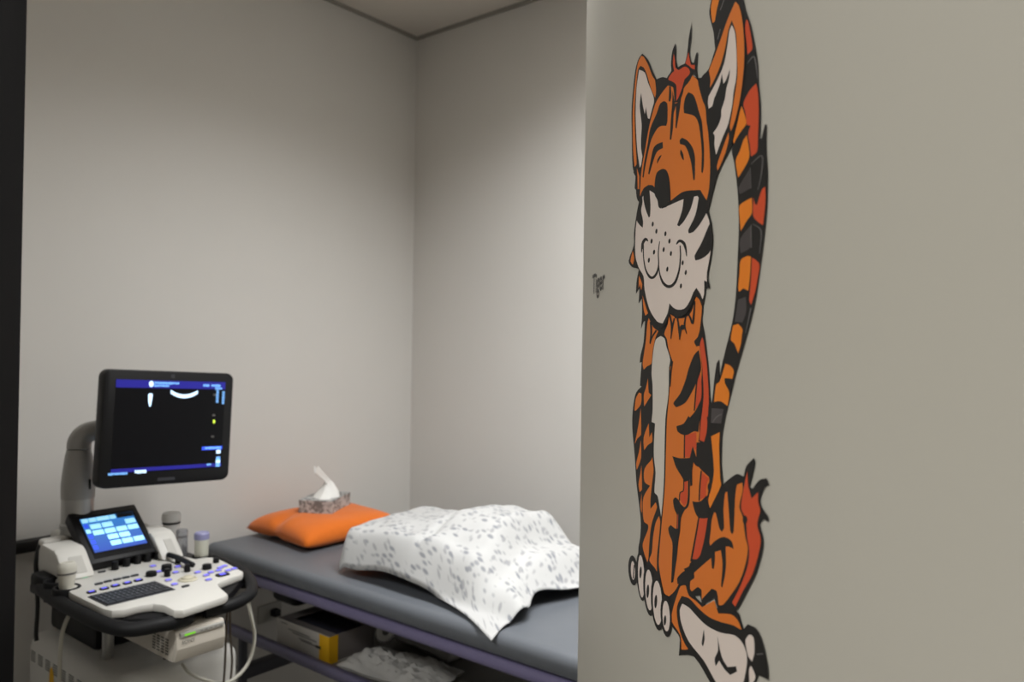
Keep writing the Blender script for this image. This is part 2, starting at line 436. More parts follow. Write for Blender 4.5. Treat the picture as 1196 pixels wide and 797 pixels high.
def sheet():
    """cotton sheet thrown over a bundle: Coons patch for the hem, raised over the bundle"""
    def curve(pts):
        P = [Vector(p) for p in pts]; L = [0]
        for a, c in zip(P, P[1:]): L.append(L[-1] + (c - a).length)
        S = spline(P, 8); Ls = [0]
        for a, c in zip(S, S[1:]): Ls.append(Ls[-1] + (c - a).length)
        def f(t):
            d = t * Ls[-1]
            for i in range(len(S) - 1):
                if Ls[i + 1] >= d - 1e-9:
                    k = (d - Ls[i]) / max(Ls[i + 1] - Ls[i], 1e-9); return S[i].lerp(S[i + 1], k)
            return S[-1]
        return f
    # u: along the couch (0 = pillow end), v: 0 = front hem, 1 = back hem
    F0 = curve([(-.866, -.630, .828), (-.868, -.70, .832), (-.866, -.80, .843), (-.870, -.905, .850), (-.873, -1.00, .838), (-.902, -1.12, .829), (-.948, -1.235, .812)])
    F1 = curve([(-.36, -.50, .83), (-.33, -.75, .83), (-.30, -1.0, .83), (-.285, -1.24, .83)])
    G0 = curve([(-.866, -.630, .828), (-.815, -.588, .83), (-.62, -.535, .83), (-.36, -.50, .83)])
    G1 = curve([(-.948, -1.235, .812), (-.885, -1.225, .8285), (-.825, -1.235, .8285), (-.735, -1.195, .846), (-.62, -1.225, .846), (-.45, -1.25, .832), (-.285, -1.24, .83)])
    n, k = 96, 72; b = nb(); g = {}
    def sm(a, c, x):
        t = min(1, max(0, (x - a) / (c - a))); return t * t * (3 - 2 * t)
    for i in range(n + 1):
        for j in range(k + 1):
            u, v = i / n, j / k
            p = F0(u) * (1 - v) + F1(u) * v + G0(v) * (1 - u) + G1(v) * u - ((F0(0) * (1 - v) + F1(0) * v) * (1 - u) + (F0(1) * (1 - v) + F1(1) * v) * u)
            x, y = p.x, p.y
            # bundle under the sheet: lower pillow end, taller far half, falling to the foot end
            hgt = .100 + .045 * sm(-.72, -.92, y) * sm(-.80, -.62, x)
            fr = sm(-.874, -.812 + .010 * math.sin(y * 11), x) ** .6
            bk = 1 - sm(-.46, -.315, x)
            lf = sm(-.004, .045, u) ** .5
            rt = (1 - .55 * sm(-1.0, -1.09, y + .05 * (1 - sm(-.80, -.6, x)))) * (1 - sm(-1.13, -1.225, y + .10 * (1 - sm(-.88, -.70, x)) ** 2))
            z = hgt * fr * bk * lf * rt
            tip = sm(.62, .95, u) * (1 - sm(.0, .40, v))
            crease = .010 * noise.noise(Vector((x * 9, y * 9, 1))) + .006 * noise.noise(Vector((x * 22, y * 17, 5)))
            crease += -.012 * math.exp(-((y + .885 - .25 * (x + .8)) / .016) ** 2) * sm(-.87, -.80, x) * (1 - sm(-.74, -.60, x))
            inner = min(1, min(u, 1 - u, v, 1 - v) * 9)
            z += max(-.3 * z, crease * inner * (1 - .5 * tip))
            g[i, j] = b.verts.new((x, y, p.z + max(z, 0)))
    uvl = b.loops.layers.uv.new('UVMap'); U = {}; V = {}
    for j in range(k + 1):
        U[0, j] = 0
        for i in range(n): U[i + 1, j] = U[i, j] + (g[i + 1, j].co - g[i, j].co).length
    for i in range(n + 1):
        V[i, 0] = 0
        for j in range(k): V[i, j + 1] = V[i, j] + (g[i, j + 1].co - g[i, j].co).length
    for i in range(n):
        for j in range(k):
            f = b.faces.new((g[i, j], g[i + 1, j], g[i + 1, j + 1], g[i, j + 1]))
            for l, q in zip(f.loops, ((i, j), (i + 1, j), (i + 1, j + 1), (i, j + 1))): l[uvl].uv = (U[q], V[q])
    o = link('cotton_sheet', b, 'leaf_cloth', smooth='all', label='white leaf-patterned cotton sheet heaped on the grey couch', cat='sheet', origin=(-.6, -.95, ct))
    md = o.modifiers.new('thickness', 'SOLIDIFY'); md.thickness = .0022; md.offset = 1
sheet()

# ------------------------------------------------------------------ things on the shelf under the couch
ct2 = empty('carton', (-.78, -.47, .562), 'open white carton with a yellow corner on the shelf under the couch', 'carton')
bx0, bx1, by0, by1, bz0, bz1 = -.862, -.70, -.585, -.345, .5625, .638
b = nb()
box(bx0, bx1, by0, by1, bz0, bz0 + .003, into=b)
box(bx0, bx0 + .003, by0, by1, bz0 + .003, bz1, into=b)
box(bx0 + .003, bx1, by1 - .003, by1, bz0 + .003, bz1, into=b)
link('carton_side', b, 'carton_white', ct2)
b = box(bx0 + .003, bx1 - .003, by0, by0 + .003, bz0 + .003, bz1); box(bx1 - .003, bx1, by0, by1 - .003, bz0 + .003, bz1, into=b)
link('carton_end', b, 'carton_grey', ct2)
b = nb()
box(bx0 + .003, bx0 + .028, by0 + .003, by1 - .003, bz1 - .002, bz1 + .0005, into=b)
box(bx0 + .028, bx1 - .003, by1 - .04, by1 - .003, bz1 - .002, bz1 + .0005, into=b)
link('lid_rim', b, 'carton_grey', ct2)
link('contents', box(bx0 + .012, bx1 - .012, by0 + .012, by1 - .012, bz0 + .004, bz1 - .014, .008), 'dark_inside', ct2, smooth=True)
b = box(bx0 - .0012, bx0 - .0002, by0 - .001, by0 + .042, bz0 + .0005, bz1); box(bx0, bx0 + .030, by0 - .0012, by0 - .0002, bz0 + .0005, bz1, into=b)
link('yellow_corner', b, 'carton_yellow', ct2, label='bright yellow printed corner of the carton')
b = nb()
for z, y0, y1 in ((.629, -.395, -.365), (.617, -.50, -.40), (.611, -.53, -.42), (.602, -.51, -.45), (.598, -.53, -.46)):
    box(bx0 - .0008, bx0 - .0002, y0, y1, z, z + .0025, into=b)
link('print_lines', b, 'ink_grey', ct2)
link('small_label', box(bx0 - .0022, bx0 - .0013, by0 + .034, by0 + .056, .597, .604), 'ink_black', ct2)

def crumple(name, cx, cy, z0, sx, sy, hz, seed, rot, label, m='plastic_bag'):
    n = 30; b = nb(); g = {}
    for s in (1, -1):
        for i in range(n + 1):
            for j in range(n + 1):
                u, v = -1 + 2 * i / n, -1 + 2 * j / n
                rim = (1 - u ** 6) * (1 - v ** 6)
                ed = i in (0, n) or j in (0, n)
                if s == -1 and ed: g[s, i, j] = g[1, i, j]; continue
                wob = 1 + .10 * noise.noise(Vector((u * 2, v * 2, seed)))
                z = z0 + .003 + (.012 + hz * rim * (.35 + .65 * noise.noise(Vector((u * 1.6, v * 1.5, seed + 3))) + .75 * abs(noise.noise(Vector((u * 5.5, v * 4.1, seed + 9)))) + .4 * abs(noise.noise(Vector((u * 11, v * 8, seed + 5)))))) * (1 if s == 1 else .12)
                x, y = u * sx * wob, v * sy * wob
                g[s, i, j] = b.verts.new((cx + x * math.cos(rot) - y * math.sin(rot), cy + x * math.sin(rot) + y * math.cos(rot), max(z, z0 + .001 + .002 * (s == 1))))
    for s in (1, -1):
        for i in range(n):
            for j in range(n):
                q = [g[s, i, j], g[s, i + 1, j], g[s, i + 1, j + 1], g[s, i, j + 1]]
                try: b.faces.new(q if s == 1 else q[::-1])
                except ValueError: pass
    return link(name, b, m, smooth=True, label=label, cat='bag', origin=(cx, cy, z0))
crumple('plastic_bag', -.775, -.775, .5625, .080, .155, .032, 2, .12, 'crumpled clear plastic bag lying nearest the front edge of the under-couch shelf')
crumple('plastic_bag', -.555, -.72, .5625, .085, .125, .055, 11, -.1, 'crumpled grey plastic bag on the shelf behind the front bag')
# white roll of tape
rl = empty('tape_roll', (-.685, -.63, .60), 'small white roll lying on the bags beside the yellow-cornered carton', 'roll')
RM = Matrix.Translation((-.690, -.622, .612)) @ Matrix.Rotation(math.radians(-42), 4, 'Z') @ Matrix.Rotation(math.radians(62), 4, 'X')
b = lathe([(.010, -.016), (.024, -.018), (.027, -.012), (.027, .012), (.024, .018), (.010, .016)], (0, 0, 0), 24); b.transform(RM); link('roll', b, 'bottle_white', rl, smooth=True)
b = lathe([(.006, -.0165), (.0095, -.0168), (.0095, .0168), (.006, .0165)], (0, 0, 0), 16); b.transform(RM); link('core', b, 'ink_grey', rl, smooth=True)

# ------------------------------------------------------------------ ultrasound machine
us = empty('ultrasound_machine', (-1.32, -.42, 0), 'white ultrasound machine with black monitor and lit control console', 'machine')
CZ = .892                                                         # console surface
b = box(-1.45, -1.14, -.60, -.13, .09, .708, .035, 4)
base = link('base_cabinet', b, 'machine_white', us, smooth=True)
for gi in range(8):
    b = nb()
    y = -.165 - gi * .044
    for q in range(5): box(-1.4508, -1.4496, y - .026, y, .668 - q * .0056, .6702 - q * .0056, into=b)
    link('vent_grille', b, 'slot_dark', base)
b = nb(); vs = [b.verts.new((-1.4506, y, z)) for y, z in ((-.275, .612), (-.305, .612), (-.302, .650), (-.29, .662), (-.278, .650))]; b.faces.new(vs)
link('warning_sticker', b, 'carton_yellow', base)
for x in (-1.42, -1.17):
    for y in (-.56, -.14):
        w_ = link('caster', cyl((x - .014, y, .04), (x + .014, y, .04), .04, seg=20, bev=.006), 'black_rubber', us, smooth=True)
        link('fork', box(x - .02, x + .02, y - .012, y + .012, .05, .0895, .003), 'machine_grey', w_)
link('column', box(-1.40, -1.20, -.40, -.14, .708, .8525, .012), 'black_plastic', us, smooth=True)
p = link('gas_post', cyl((-1.395, -.455, .7085), (-1.395, -.455, .80), .0125, seg=18, bev=.002), 'silver', us, smooth=True)
link('post_collar', cyl((-1.395, -.455, .80), (-1.395, -.455, .8525), .007, seg=14), 'machine_grey', p, smooth=True)
link('clamp_knob', cyl((-1.412, -.462, .803), (-1.395, -.462, .803), .006, seg=12, bev=.001), 'machine_white', p, smooth=True)
link('printer_shelf', box(-1.376, -1.292, -.70, -.3995, .759, .7685, .002), 'black_plastic', us, smooth=True)
# console: white plate with a bay for the handle
outline = [(-1.497, -.500), (-1.497, -.655), (-1.490, -.680), (-1.470, -.692), (-1.440, -.690), (-1.415, -.700), (-1.405, -.725), (-1.407, -.770), (-1.395, -.784),
           (-1.290, -.768), (-1.277, -.757), (-1.262, -.700), (-1.252, -.674), (-1.236, -.664), (-1.172, -.646), (-1.160, -.632), (-1.142, -.52), (-1.136, -.475), (-1.150, -.452), (-1.176, -.445), (-1.184, -.40), (-1.186, -.24), (-1.455, -.24), (-1.475, -.36)]
console = link('console', prism(outline, CZ - .018, CZ, .005), 'machine_white', us, smooth=True)
link('console_tray', prism([(-1.505, -.30), (-1.505, -.66), (-1.43, -.735), (-1.27, -.735), (-1.13, -.60), (-1.115, -.22), (-1.44, -.22)], .853, CZ - .0185, .004), 'black_plastic', us, smooth=True)
# black bumper handle around the console
hb = tube([(-1.468, -.27, .868), (-1.492, -.34, .868), (-1.507, -.45, .868), (-1.508, -.60, .868), (-1.502, -.685, .866), (-1.478, -.738, .864), (-1.43, -.762, .866), (-1.395, -.758, .862), (-1.36, -.742, .858)], .0150, 12)
link('front_handle', hb, 'black_rubber', us, smooth='all')
hb = tube([(-1.32, -.735, .858), (-1.262, -.748, .862), (-1.205, -.727, .866), (-1.165, -.675, .868), (-1.128, -.59, .868), (-1.112, -.50, .868), (-1.106, -.40, .868)], .0140, 12)
link('front_handle', hb, 'black_rubber', us, smooth='all')
# probe holder cups at the left
for (x, y) in ((-1.487, -.455), (-1.480, -.388)):
    b = ringlathe([(.0215, -.028), (.0275, -.028), (.0295, .012), (.0275, .016), (.0225, .016), (.0215, .012)], (x, y, CZ - .014))
    link('probe_holder', b, 'black_rubber', us, smooth=True)
link('holder_bracket', box(-1.500, -1.450, -.355, -.28, CZ - .045, CZ + .004, .010), 'black_rubber', us, smooth=True)
# rear housings with speaker grilles
for x0, x1 in ((-1.474, -1.406), (-1.246, -1.188)):
    h = link('speaker_housing', profile_x([(-.415, CZ + .001), (-.362, CZ + .052), (-.345, CZ + .061), (-.275, CZ + .064), (-.258, CZ + .050), (-.255, CZ + .001)], x0, x1, .007), 'machine_white', us, smooth=True)
    d = Vector((0, .053, .051)).normalized(); nn = Vector((0, -.051, .053)).normalized()
    m0 = Vector(((x0 + x1) / 2, -.404, CZ + .0117)) + nn * .0012
    b = nb(); vs = []
    xa, xb = x0 + .022, x1 - .016
    for (x, t) in ((xa, 0), (xb, 0), (xb, .046), (xa, .046)): q = Vector((x, m0.y, m0.z)) + d * t; vs.append(b.verts.new(q))
    f = b.faces.new(vs); r = bmesh.ops.extrude_face_region(b, geom=[f]); bmesh.ops.translate(b, verts=[v for v in r['geom'] if isinstance(v, bmesh.types.BMVert)], vec=-nn * .002)
    link('grille', b, 'grille_grey', h)
link('rear_lid', box(-1.462, -1.40, -.254, -.222, CZ - .02, CZ + .066, .008, 3), 'machine_white', us, smooth=True)
link('rear_cover', box(-1.398, -1.19, -.245, -.12, CZ + .001, CZ + .062, .014, 3), 'machine_white', us, smooth=True)
# touch panel leaning back between the housings
def frame_mat(o, xd, yd):
    xd = Vector(xd).normalized(); yd = Vector(yd); yd = (yd - xd * yd.dot(xd)).normalized(); zd = xd.cross(yd)
    M4 = Matrix((xd, yd, zd)).transposed().to_4x4(); M4.translation = Vector(o); return M4
TP = frame_mat((-1.4065, -.383, .9135), (1, .012, 0), (0, .128, .101)); TW, TH = .166, .163
tp = link('touch_panel', box(0, TW, 0, TH, -.030, 0, .004, M4=TP), 'black_plastic', us, smooth=True)
sx0, sx1, sy0, sy1 = .020, .148, .030, .138
def plate(name, M4, x0, x1, y0, y1, z, m, par, th=.0004):
    return link(name, box(x0, x1, y0, y1, z - th, z, M4=M4), m, par)
plate('bezel_glass', TP, .014, .154, .012, .146, .0006, 'glossy_black', tp)
plate('touch_screen', TP, sx0, sx1, sy0, sy1, .0010, 'touch_blue', tp)
SW, SH = sx1 - sx0, sy1 - sy0
def tile(a0, a1, b0, b1, m='touch_tile'):
    plate('screen_tile', TP, sx0 + a0 * SW, sx0 + a1 * SW, sy1 - b1 * SH, sy1 - b0 * SH, .0014, m, tp)
for r_, cols in ((.20, (0, 1, 3)), (.385, (0, 1, 2, 3)), (.57, (1, 2)), (.755, (1, 2, 3))):
    for c in cols: tile(.125 + c * .222, .125 + c * .222 + .195, r_, r_ + .135)
for a0, a1 in ((.02, .13), (.15, .28), (.295, .53), (.545, .655)): tile(a0, a1, .015, .125)
for b0 in (.17, .33, .49, .65, .81): tile(.015, .095, b0, b0 + .11, 'screen_blue' if b0 != .33 else 'touch_tile')
tile(.68, .995, .005, .13, 'glossy_black')
# knobs, buttons, dial, keyboard on the console
for x, y in KNOBS:
    link('knob', cyl((x, y - .014, CZ), (x, y - .014, CZ + .020), .0088, .0076, 16, bev=.0015), 'black_plastic', console, smooth=True)
for i, (x, y) in enumerate(BIG):
    r_ = (.0125, .0125, .0115, .0075)[i]; h_ = (.011, .016, .012, .012)[i]
    link('dial_knob', cyl((x, y, CZ), (x, y, CZ + h_), r_, r_ * .93, 22, bev=.0018), 'black_plastic', console, smooth=True)
for x, y in PEG:
    link('joystick', cyl((x, y, CZ), (x, y, CZ + .018), .0075, .0065, 14, bev=.0015), 'black_plastic', console, smooth=True)
def pill(x, y, sx, sy, h, m, name):
    b = box(x - sx, x + sx, y - sy, y + sy, CZ - .001, CZ + h, min(sx, sy) * .55, 2, vert_only=True)
    return link(name, b, m, console, smooth=True)
for i, (x, y) in enumerate(BLUE):
    k = pill(x, y, .0092 if i < 5 else .0074, .0074 if i < 5 else .006, .0028, 'black_plastic' if i < 5 else 'button_lilac', 'button')
    link('button_light', box(x - .0052, x + .0052, y - .0042, y + .0042, CZ + .0029, CZ + .0034), 'blue_glow', k)
for x, y in DARK: pill(x, y, .0085, .0045, .003, 'dark_key', 'button')
x, y = BIGBLUE[0]; k = pill(x, y, .015, .011, .003, 'black_plastic', 'button'); link('button_light', box(x - .007, x + .007, y - .006, y + .006, CZ + .003, CZ + .0036), 'blue_glow', k)
x, y = GREEN[0]; pill(x, y, .008, .005, .002, 'green_glow', 'power_light')
x, y = DIAL[0]
link('trackball_ring', lathe([(.021, 0), (.0215, .002), (.019, .0035), (.016, .004), (.0155, .001)], (x, y, CZ), 28), 'cream_dial', console, smooth=True)
link('trackball', lathe([(.015, .001), (.0135, .006), (.009, .009), (.003, .0105)], (x, y, CZ), 24), 'cream_dial', console, smooth=True)
L0, L1, L2 = [Vector((x, y, CZ + .014)) for x, y in LEVER]
lv = link('lever', tube([L0, L1, L2], .0065, 10), 'black_plastic', console, smooth='all')
link('lever_foot', cyl((L1.x, L1.y, CZ), (L1.x, L1.y, CZ + .011), .007, seg=14), 'black_plastic', lv, smooth=True)
kx0, kx1, ky0, ky1 = -1.487, -1.337, -.648, -.556
kb = link('keyboard', box(kx0, kx1, ky0, ky1, CZ - .004, CZ + .0012, .002), 'dark_key', console, smooth=True)
b = nb()
for r_ in range(5):
    nkey = 14 if r_ < 4 else 7
    for c in range(nkey):
        wv = (kx1 - kx0 - .008) / nkey
        wd = wv
        box(kx0 + .004 + c * wv + .0008, kx0 + .004 + c * wv + wd - .0008, ky1 - .005 - r_ * .0166 - .0148, ky1 - .005 - r_ * .0166, CZ + .0012, CZ + .0034, into=b)
link('keys', b, 'dark_key', kb, kind='stuff')
b = nb()
for r_ in range(4):
    for c in range(14):
        wv = (kx1 - kx0 - .008) / 14; x = kx0 + .004 + (c + .35) * wv; y = ky1 - .009 - r_ * .0166
        box(x - .0011, x + .0011, y - .0022, y + .0010, CZ + .0034, CZ + .0036, into=b)
link('key_letters', b, 'key_mark', kb, kind='stuff')
# monitor on its arm
MM = frame_mat((-1.389, -.372, 1.0855), (1, -.012, -.050), (0, .02, 1)); MW, MH = .343, .289
b = box(0, MW, 0, MH, -.036, 0)
ed = [e for e in b.edges if abs(e.verts[0].co.z - e.verts[1].co.z) > .01]; bmesh.ops.bevel(b, geom=ed, offset=.020, segments=5, profile=.5, affect='EDGES')
ed = [e for e in b.edges if abs(e.verts[0].co.z - e.verts[1].co.z) < 1e-6]; bmesh.ops.bevel(b, geom=ed, offset=.004, segments=2, profile=.5, affect='EDGES')
b.transform(MM); mon = link('monitor', b, 'black_plastic', us, smooth=True)
qx0, qx1, qy0, qy1 = .028, .318, .034, .262; QW, QH = qx1 - qx0, qy1 - qy0
scr = plate('screen', MM, qx0, qx1, qy0, qy1, .0006, 'screen_off', mon)
def mk(name, u0, u1, v0, v1, m, z=.0010):
    return plate(name, MM, qx0 + u0 * QW, qx0 + u1 * QW, qy1 - v1 * QH, qy1 - v0 * QH, z, m, scr)
mk('header_bar', 0, 1, -.01, .075, 'screen_navy'); mk('footer_bar', 0, 1, .945, .985, 'screen_navy')
def poly_plate(name, pts, z, m):
    b = nb(); vs = [b.verts.new(MM @ Vector((qx0 + u * QW, qy1 - v * QH, z))) for u, v in pts]; b.faces.new(vs); return link(name, b, m, scr, recalc=False)
poly_plate('emblem', [(.298 + .021 * math.cos(a * math.pi / 8), .030 + .034 * math.sin(-a * math.pi / 8)) for a in range(16)], .0014, 'screen_white')
def words(name, u0, u1, v, h, m, n):
    b = nb(); du = (u1 - u0) / n
    for i in range(n):
        gap = random.uniform(.1, .25) * du
        box(qx0 + (u0 + i * du) * QW, qx0 + (u0 + (i + 1) * du - gap) * QW, qy1 - (v + h * random.uniform(.75, 1)) * QH, qy1 - v * QH, .0010, .0014, into=b)
    b.transform(MM); return link(name, b, m, scr)
words('caption', .325, .55, .006, .028, 'screen_cyan', 13); words('caption', .325, .46, .038, .024, 'screen_cyan', 8)
words('caption', .78, .84, .02, .028, 'screen_cyan', 3); words('caption', .86, .95, .02, .03, 'screen_cyan', 5)
words('caption', .90, .97, .055, .026, 'screen_cyan', 4)
for u, v0, n in ((.925, .085, 7), (.985, .10, 7)):
    for i in range(n): mk('side_readout', u - .012, u + .012, v0 + i * .022, v0 + i * .022 + .015, 'screen_cyan', .0014)
arc = []
for i in range(13):
    t = i / 12; arc.append((.475 + .255 * t, .090 + .052 * (1 - (2 * t - 1) ** 2)))
arc += [(u, v + .042) for u, v in arc[::-1]]
poly_plate('scan_arc', arc, .0012, 'screen_white')
poly_plate('wedge_mark', [(.276, .150), (.283, .135), (.309, .135), (.316, .150), (.312, .22), (.303, .28), (.291, .28), (.280, .22)], .0012, 'screen_white')
poly_plate('focus_dot', [(.905 + .012 * math.cos(a * math.pi / 5), .455 + .022 * math.sin(-a * math.pi / 5)) for a in range(10)], .0012, 'screen_lime')
for v in (.13, .37, .62): words('scale_mark', .885, .915, v, .025, 'ink_grey', 2)
mk('selected_bar', .80, 1.0, .745, .785, 'screen_blue'); words('caption', .83, .99, .752, .026, 'screen_cyan', 8)
for v, m_ in ((.79, 'screen_white'), (.87, 'screen_cyan'), (.90, 'screen_white'), (.945, 'screen_cyan')): mk('status_icon', .945, .985, v, v + .042, m_, .0014)
words('caption', -.02, .14, .985, .026, 'screen_cyan', 10); words('caption', .20, .30, .97, .04, 'screen_white', 5); words('caption', .855, .90, .945, .026, 'screen_cyan', 3)
plate('maker_mark', MM, .145, .190, .010, .018, .0005, 'dark_key', mon)
poly_plate2 = plate('camera_emblem', MM, .165, .175, .271, .281, .0005, 'dark_key', mon)
# arm: flange, silver sleeve, tapering column, elbow, neck to the monitor
ax, ay = -1.372, -.225
arm = link('arm_column', lathe([(.0385, 0), (.039, .03), (.037, .055), (.031, .105), (.0275, .122)], (ax, ay, 1.045), 28), 'arm_grey', us, smooth=True)
link('arm_sleeve', lathe([(.038, 0), (.038, .012), (.040, .014), (.040, .024), (.0375, .027), (.0375, .09)], (ax, ay, .957), 28), 'silver', arm, smooth=True)
link('arm_slot', box(ax + .010, ax + .014, ay - .040, ay - .034, 1.070, 1.094, M4=None), 'black_plastic', arm)
el = link('arm_elbow', tube([(ax, ay, 1.168), (ax + .003, ay, 1.190), (ax + .018, ay - .006, 1.208), (ax + .050, ay - .02, 1.216)], lambda t: .0285 - .004 * t, 16), 'arm_grey', arm, smooth='all')
link('arm_neck', tube([(ax + .048, ay - .019, 1.216), (ax + .085, ay - .05, 1.220), (ax + .13, ay - .096, 1.226)], .0205, 14), 'arm_grey', arm, smooth='all')
link('mount_plate', box(.10, .22, .11, .19, -.052, -.0365, .004, M4=MM), 'black_plastic', mon, smooth=True)

# ------------------------------------------------------------------ things on and in the machine
pr = empty('thermal_printer', (-1.343, -.60, .769), 'beige box printer under the ultrasound console with green display', 'printer')
PX0, PX1, PY0, PY1, PZ0, PZ1 = -1.398, -1.288, -.764, -.475, .775, .8435
body = link('housing', box(PX0, PX1, PY0 + .012, PY1, PZ0, PZ1, .004), 'printer_beige', pr, smooth=True)
fr = nb(); prof = [(PY0 + .0115, PZ0 + .002), (PY0 + .002, PZ0 + .004), (PY0 - .004, PZ0 + .03), (PY0 - .002, PZ0 + .052), (PY0 + .004, PZ1 - .002), (PY0 + .0115, PZ1)]
front = link('front_panel', profile_x(prof, PX0, PX1, .0015), 'printer_beige', pr, smooth=True)
link('display_strip', box(PX0 + .008, PX1 - .004, PY0 - .0046, PY0 + .004, PZ0 + .0535, PZ1 - .006, .001), 'machine_grey', front)
link('green_display', box(PX0 + .016, PX0 + .040, PY0 - .0052, PY0 - .0040, PZ0 + .056, PZ1 - .009), 'lcd_green', front, label='small lit green display')
for i in range(5): link('printer_button', box(PX0 + .050 + i * .011, PX0 + .057 + i * .011, PY0 - .0056, PY0 - .004, PZ0 + .057, PZ1 - .010, .0006), 'ink_grey', front)
b = text_mesh('SONY', .011); b.transform(Matrix.Translation((PX0 + .010, PY0 - .0050, PZ0 + .040)) @ Matrix.Rotation(math.radians(90), 4, 'X'))
link('maker_lettering', b, 'ink_black', front)
for gi in range(4):
    b = nb()
    for q in range(6): box(PX0 - .0008, PX0 + .0004, PY0 + .030 + gi * .018, PY0 + .042 + gi * .018, PZ0 + .012 + q * .006, PZ0 + .0148 + q * .006, into=b)
    link('vent_grille', b, 'slot_dark', body)
for gi in range(4):
    b = nb()
    for q in range(4): box(PX0 - .0008, PX0 + .0004, PY0 + .125 + gi * .018, PY0 + .137 + gi * .018, PZ0 + .040 + q * .006, PZ0 + .0428 + q * .006, into=b)
    link('vent_grille', b, 'slot_dark', body)
for x in (PX0 + .012, PX1 - .012):
    for y in (PY0 + .06, PY1 - .02): link('foot', cyl((x, y, PZ0 - .006), (x, y, PZ0), .007, seg=12), 'black_rubber', pr)

# probe standing in the left holder, its cable hanging down
pb = empty('ultrasound_probe', (-1.487, -.455, .86), 'white ultrasound probe standing in the black holder left of the console', 'probe')
px, py = -1.487, -.455
b = nb(); rings = []
for z, rx, ry in ((.862, .010, .009), (.888, .0150, .0125), (.906, .0165, .0135), (.922, .019, .0145), (.934, .0205, .0150), (.943, .0195, .0140), (.948, .015, .010)):
    rings.append([b.verts.new((px + rx * math.cos(a * math.pi / 10), py + ry * math.sin(a * math.pi / 10), z)) for a in range(20)])
for a, c in zip(rings, rings[1:]):
    for i in range(20): b.faces.new((a[i], a[(i + 1) % 20], c[(i + 1) % 20], c[i]))
b.faces.new(rings[0][::-1]); b.faces.new(rings[-1])
link('probe_body', b, 'cable_white', pb, smooth=True)
b = nb(); rg = []
for z, k in ((.9225, 1.03), (.9265, 1.03)):
    rg.append([b.verts.new((px + .0193 * k * math.cos(a * math.pi / 10), py + .0147 * k * math.sin(a * math.pi / 10), z)) for a in range(20)])
for i in range(20): b.faces.new((rg[0][i], rg[0][(i + 1) % 20], rg[1][(i + 1) % 20], rg[1][i]))
link('seam', b, 'ink_grey', pb)
link('cable', tube([(px, py, .865), (px + .001, py - .018, .845), (px - .022, py - .035, .80), (px - .026, py - .036, .70), (px - .024, py - .030, .55), (px - .02, py - .01, .40), (px - .02, py + .05, .30)], .0045, 8), 'cable_white', pb, smooth='all', label='pale probe cable hanging down')
# second probe cable looping at the right of the console
o = link('probe_cable', tube([(-1.192, -.700, .848), (-1.180, -.70, .80), (-1.168, -.695, .75), (-1.176, -.69, .70), (-1.205, -.69, .672), (-1.240, -.685, .664), (-1.285, -.675, .685), (-1.305, -.65, .70), (-1.31, -.63, .716)], .0042, 8), 'cable_white', smooth='all',
         label='pale cable looping down from the right side of the ultrasound console', cat='cable', origin=(-1.19, -.70, .70))
for i, (pts, mname, lab) in enumerate((
        ([(-1.252, -.715, .842), (-1.250, -.708, .78), (-1.246, -.70, .72), (-1.243, -.69, .66), (-1.245, -.68, .55)], 'cable_brown', 'dark brown cable hanging beside the right of the beige printer'),
        ([(-1.236, -.70, .842), (-1.228, -.69, .77), (-1.216, -.68, .70), (-1.225, -.68, .62), (-1.23, -.67, .55)], 'cable_brown', 'thin brown cable hanging between the printer and the pale cable loop'))):
    link('hanging_cable', tube(pts, .0026, 8), mname, smooth='all', label=lab, cat='cable', group='brown cables by the printer', origin=tuple(pts[-1]))
link('power_cable', tube([(-1.462, -.235, .945), (-1.468, -.232, .90), (-1.462, -.23, .80), (-1.466, -.235, .735), (-1.466, -.24, .715)], .0052, 8), 'rail_black', smooth='all',
     label='black cable hanging straight down at the left rear of the ultrasound machine', cat='cable', origin=(-1.46, -.24, .73))
# bottles behind the right of the console
for x, y, r_ in ((-1.146, -.262, .0225), (-1.150, -.425, .0190)):
    link('cup_holder', ringlathe([(r_, -.040), (r_ + .004, -.040), (r_ + .005, .010), (r_ + .002, .012), (r_, .008)], (x, y, CZ - .012)), 'black_rubber', us, smooth=True)
def bottle(name, x, y, z, prof, capprof, m, cm, lab, ring=None, cat='bottle'):
    t = empty(name, (x, y, z), lab, cat)
    link('bottle_body', lathe(prof, (x, y, z), 24), m, t, smooth=True)
    link('cap', lathe(capprof, (x, y, z), 24), cm, t, smooth=True)
    if ring: link('ring', lathe(ring, (x, y, z), 24), 'black_plastic', t, smooth=True)
bottle('wipe_tub', -1.146, -.262, CZ - .002, [(.019, 0), (.021, .003), (.021, .058)], [(.0235, .064), (.0245, .067), (.0245, .080), (.022, .087), (.012, .090)], 'bottle_white', 'bottle_white',
       'white tub with white lid and black band behind the console', [(.022, .058), (.023, .059), (.023, .063), (.022, .064)])
bottle('gel_bottle', -1.150, -.425, CZ - .004, [(.0155, 0), (.017, .004), (.017, .040), (.018, .046)], [(.0185, .046), (.0185, .060), (.016, .063)], 'gel_fluid', 'cap_lilac',
       'pale specimen bottle with lilac cap nearest the couch head')
bottle('sample_tube', -1.160, -.345, CZ - .030, [(.0125, 0), (.014, .003), (.014, .066)], [(.0145, .066), (.0145, .082), (.013, .085)], 'bottle_clear', 'bottle_clear',
       'small clear capped tube between the white tub and the lilac-capped bottle', cat='tube')

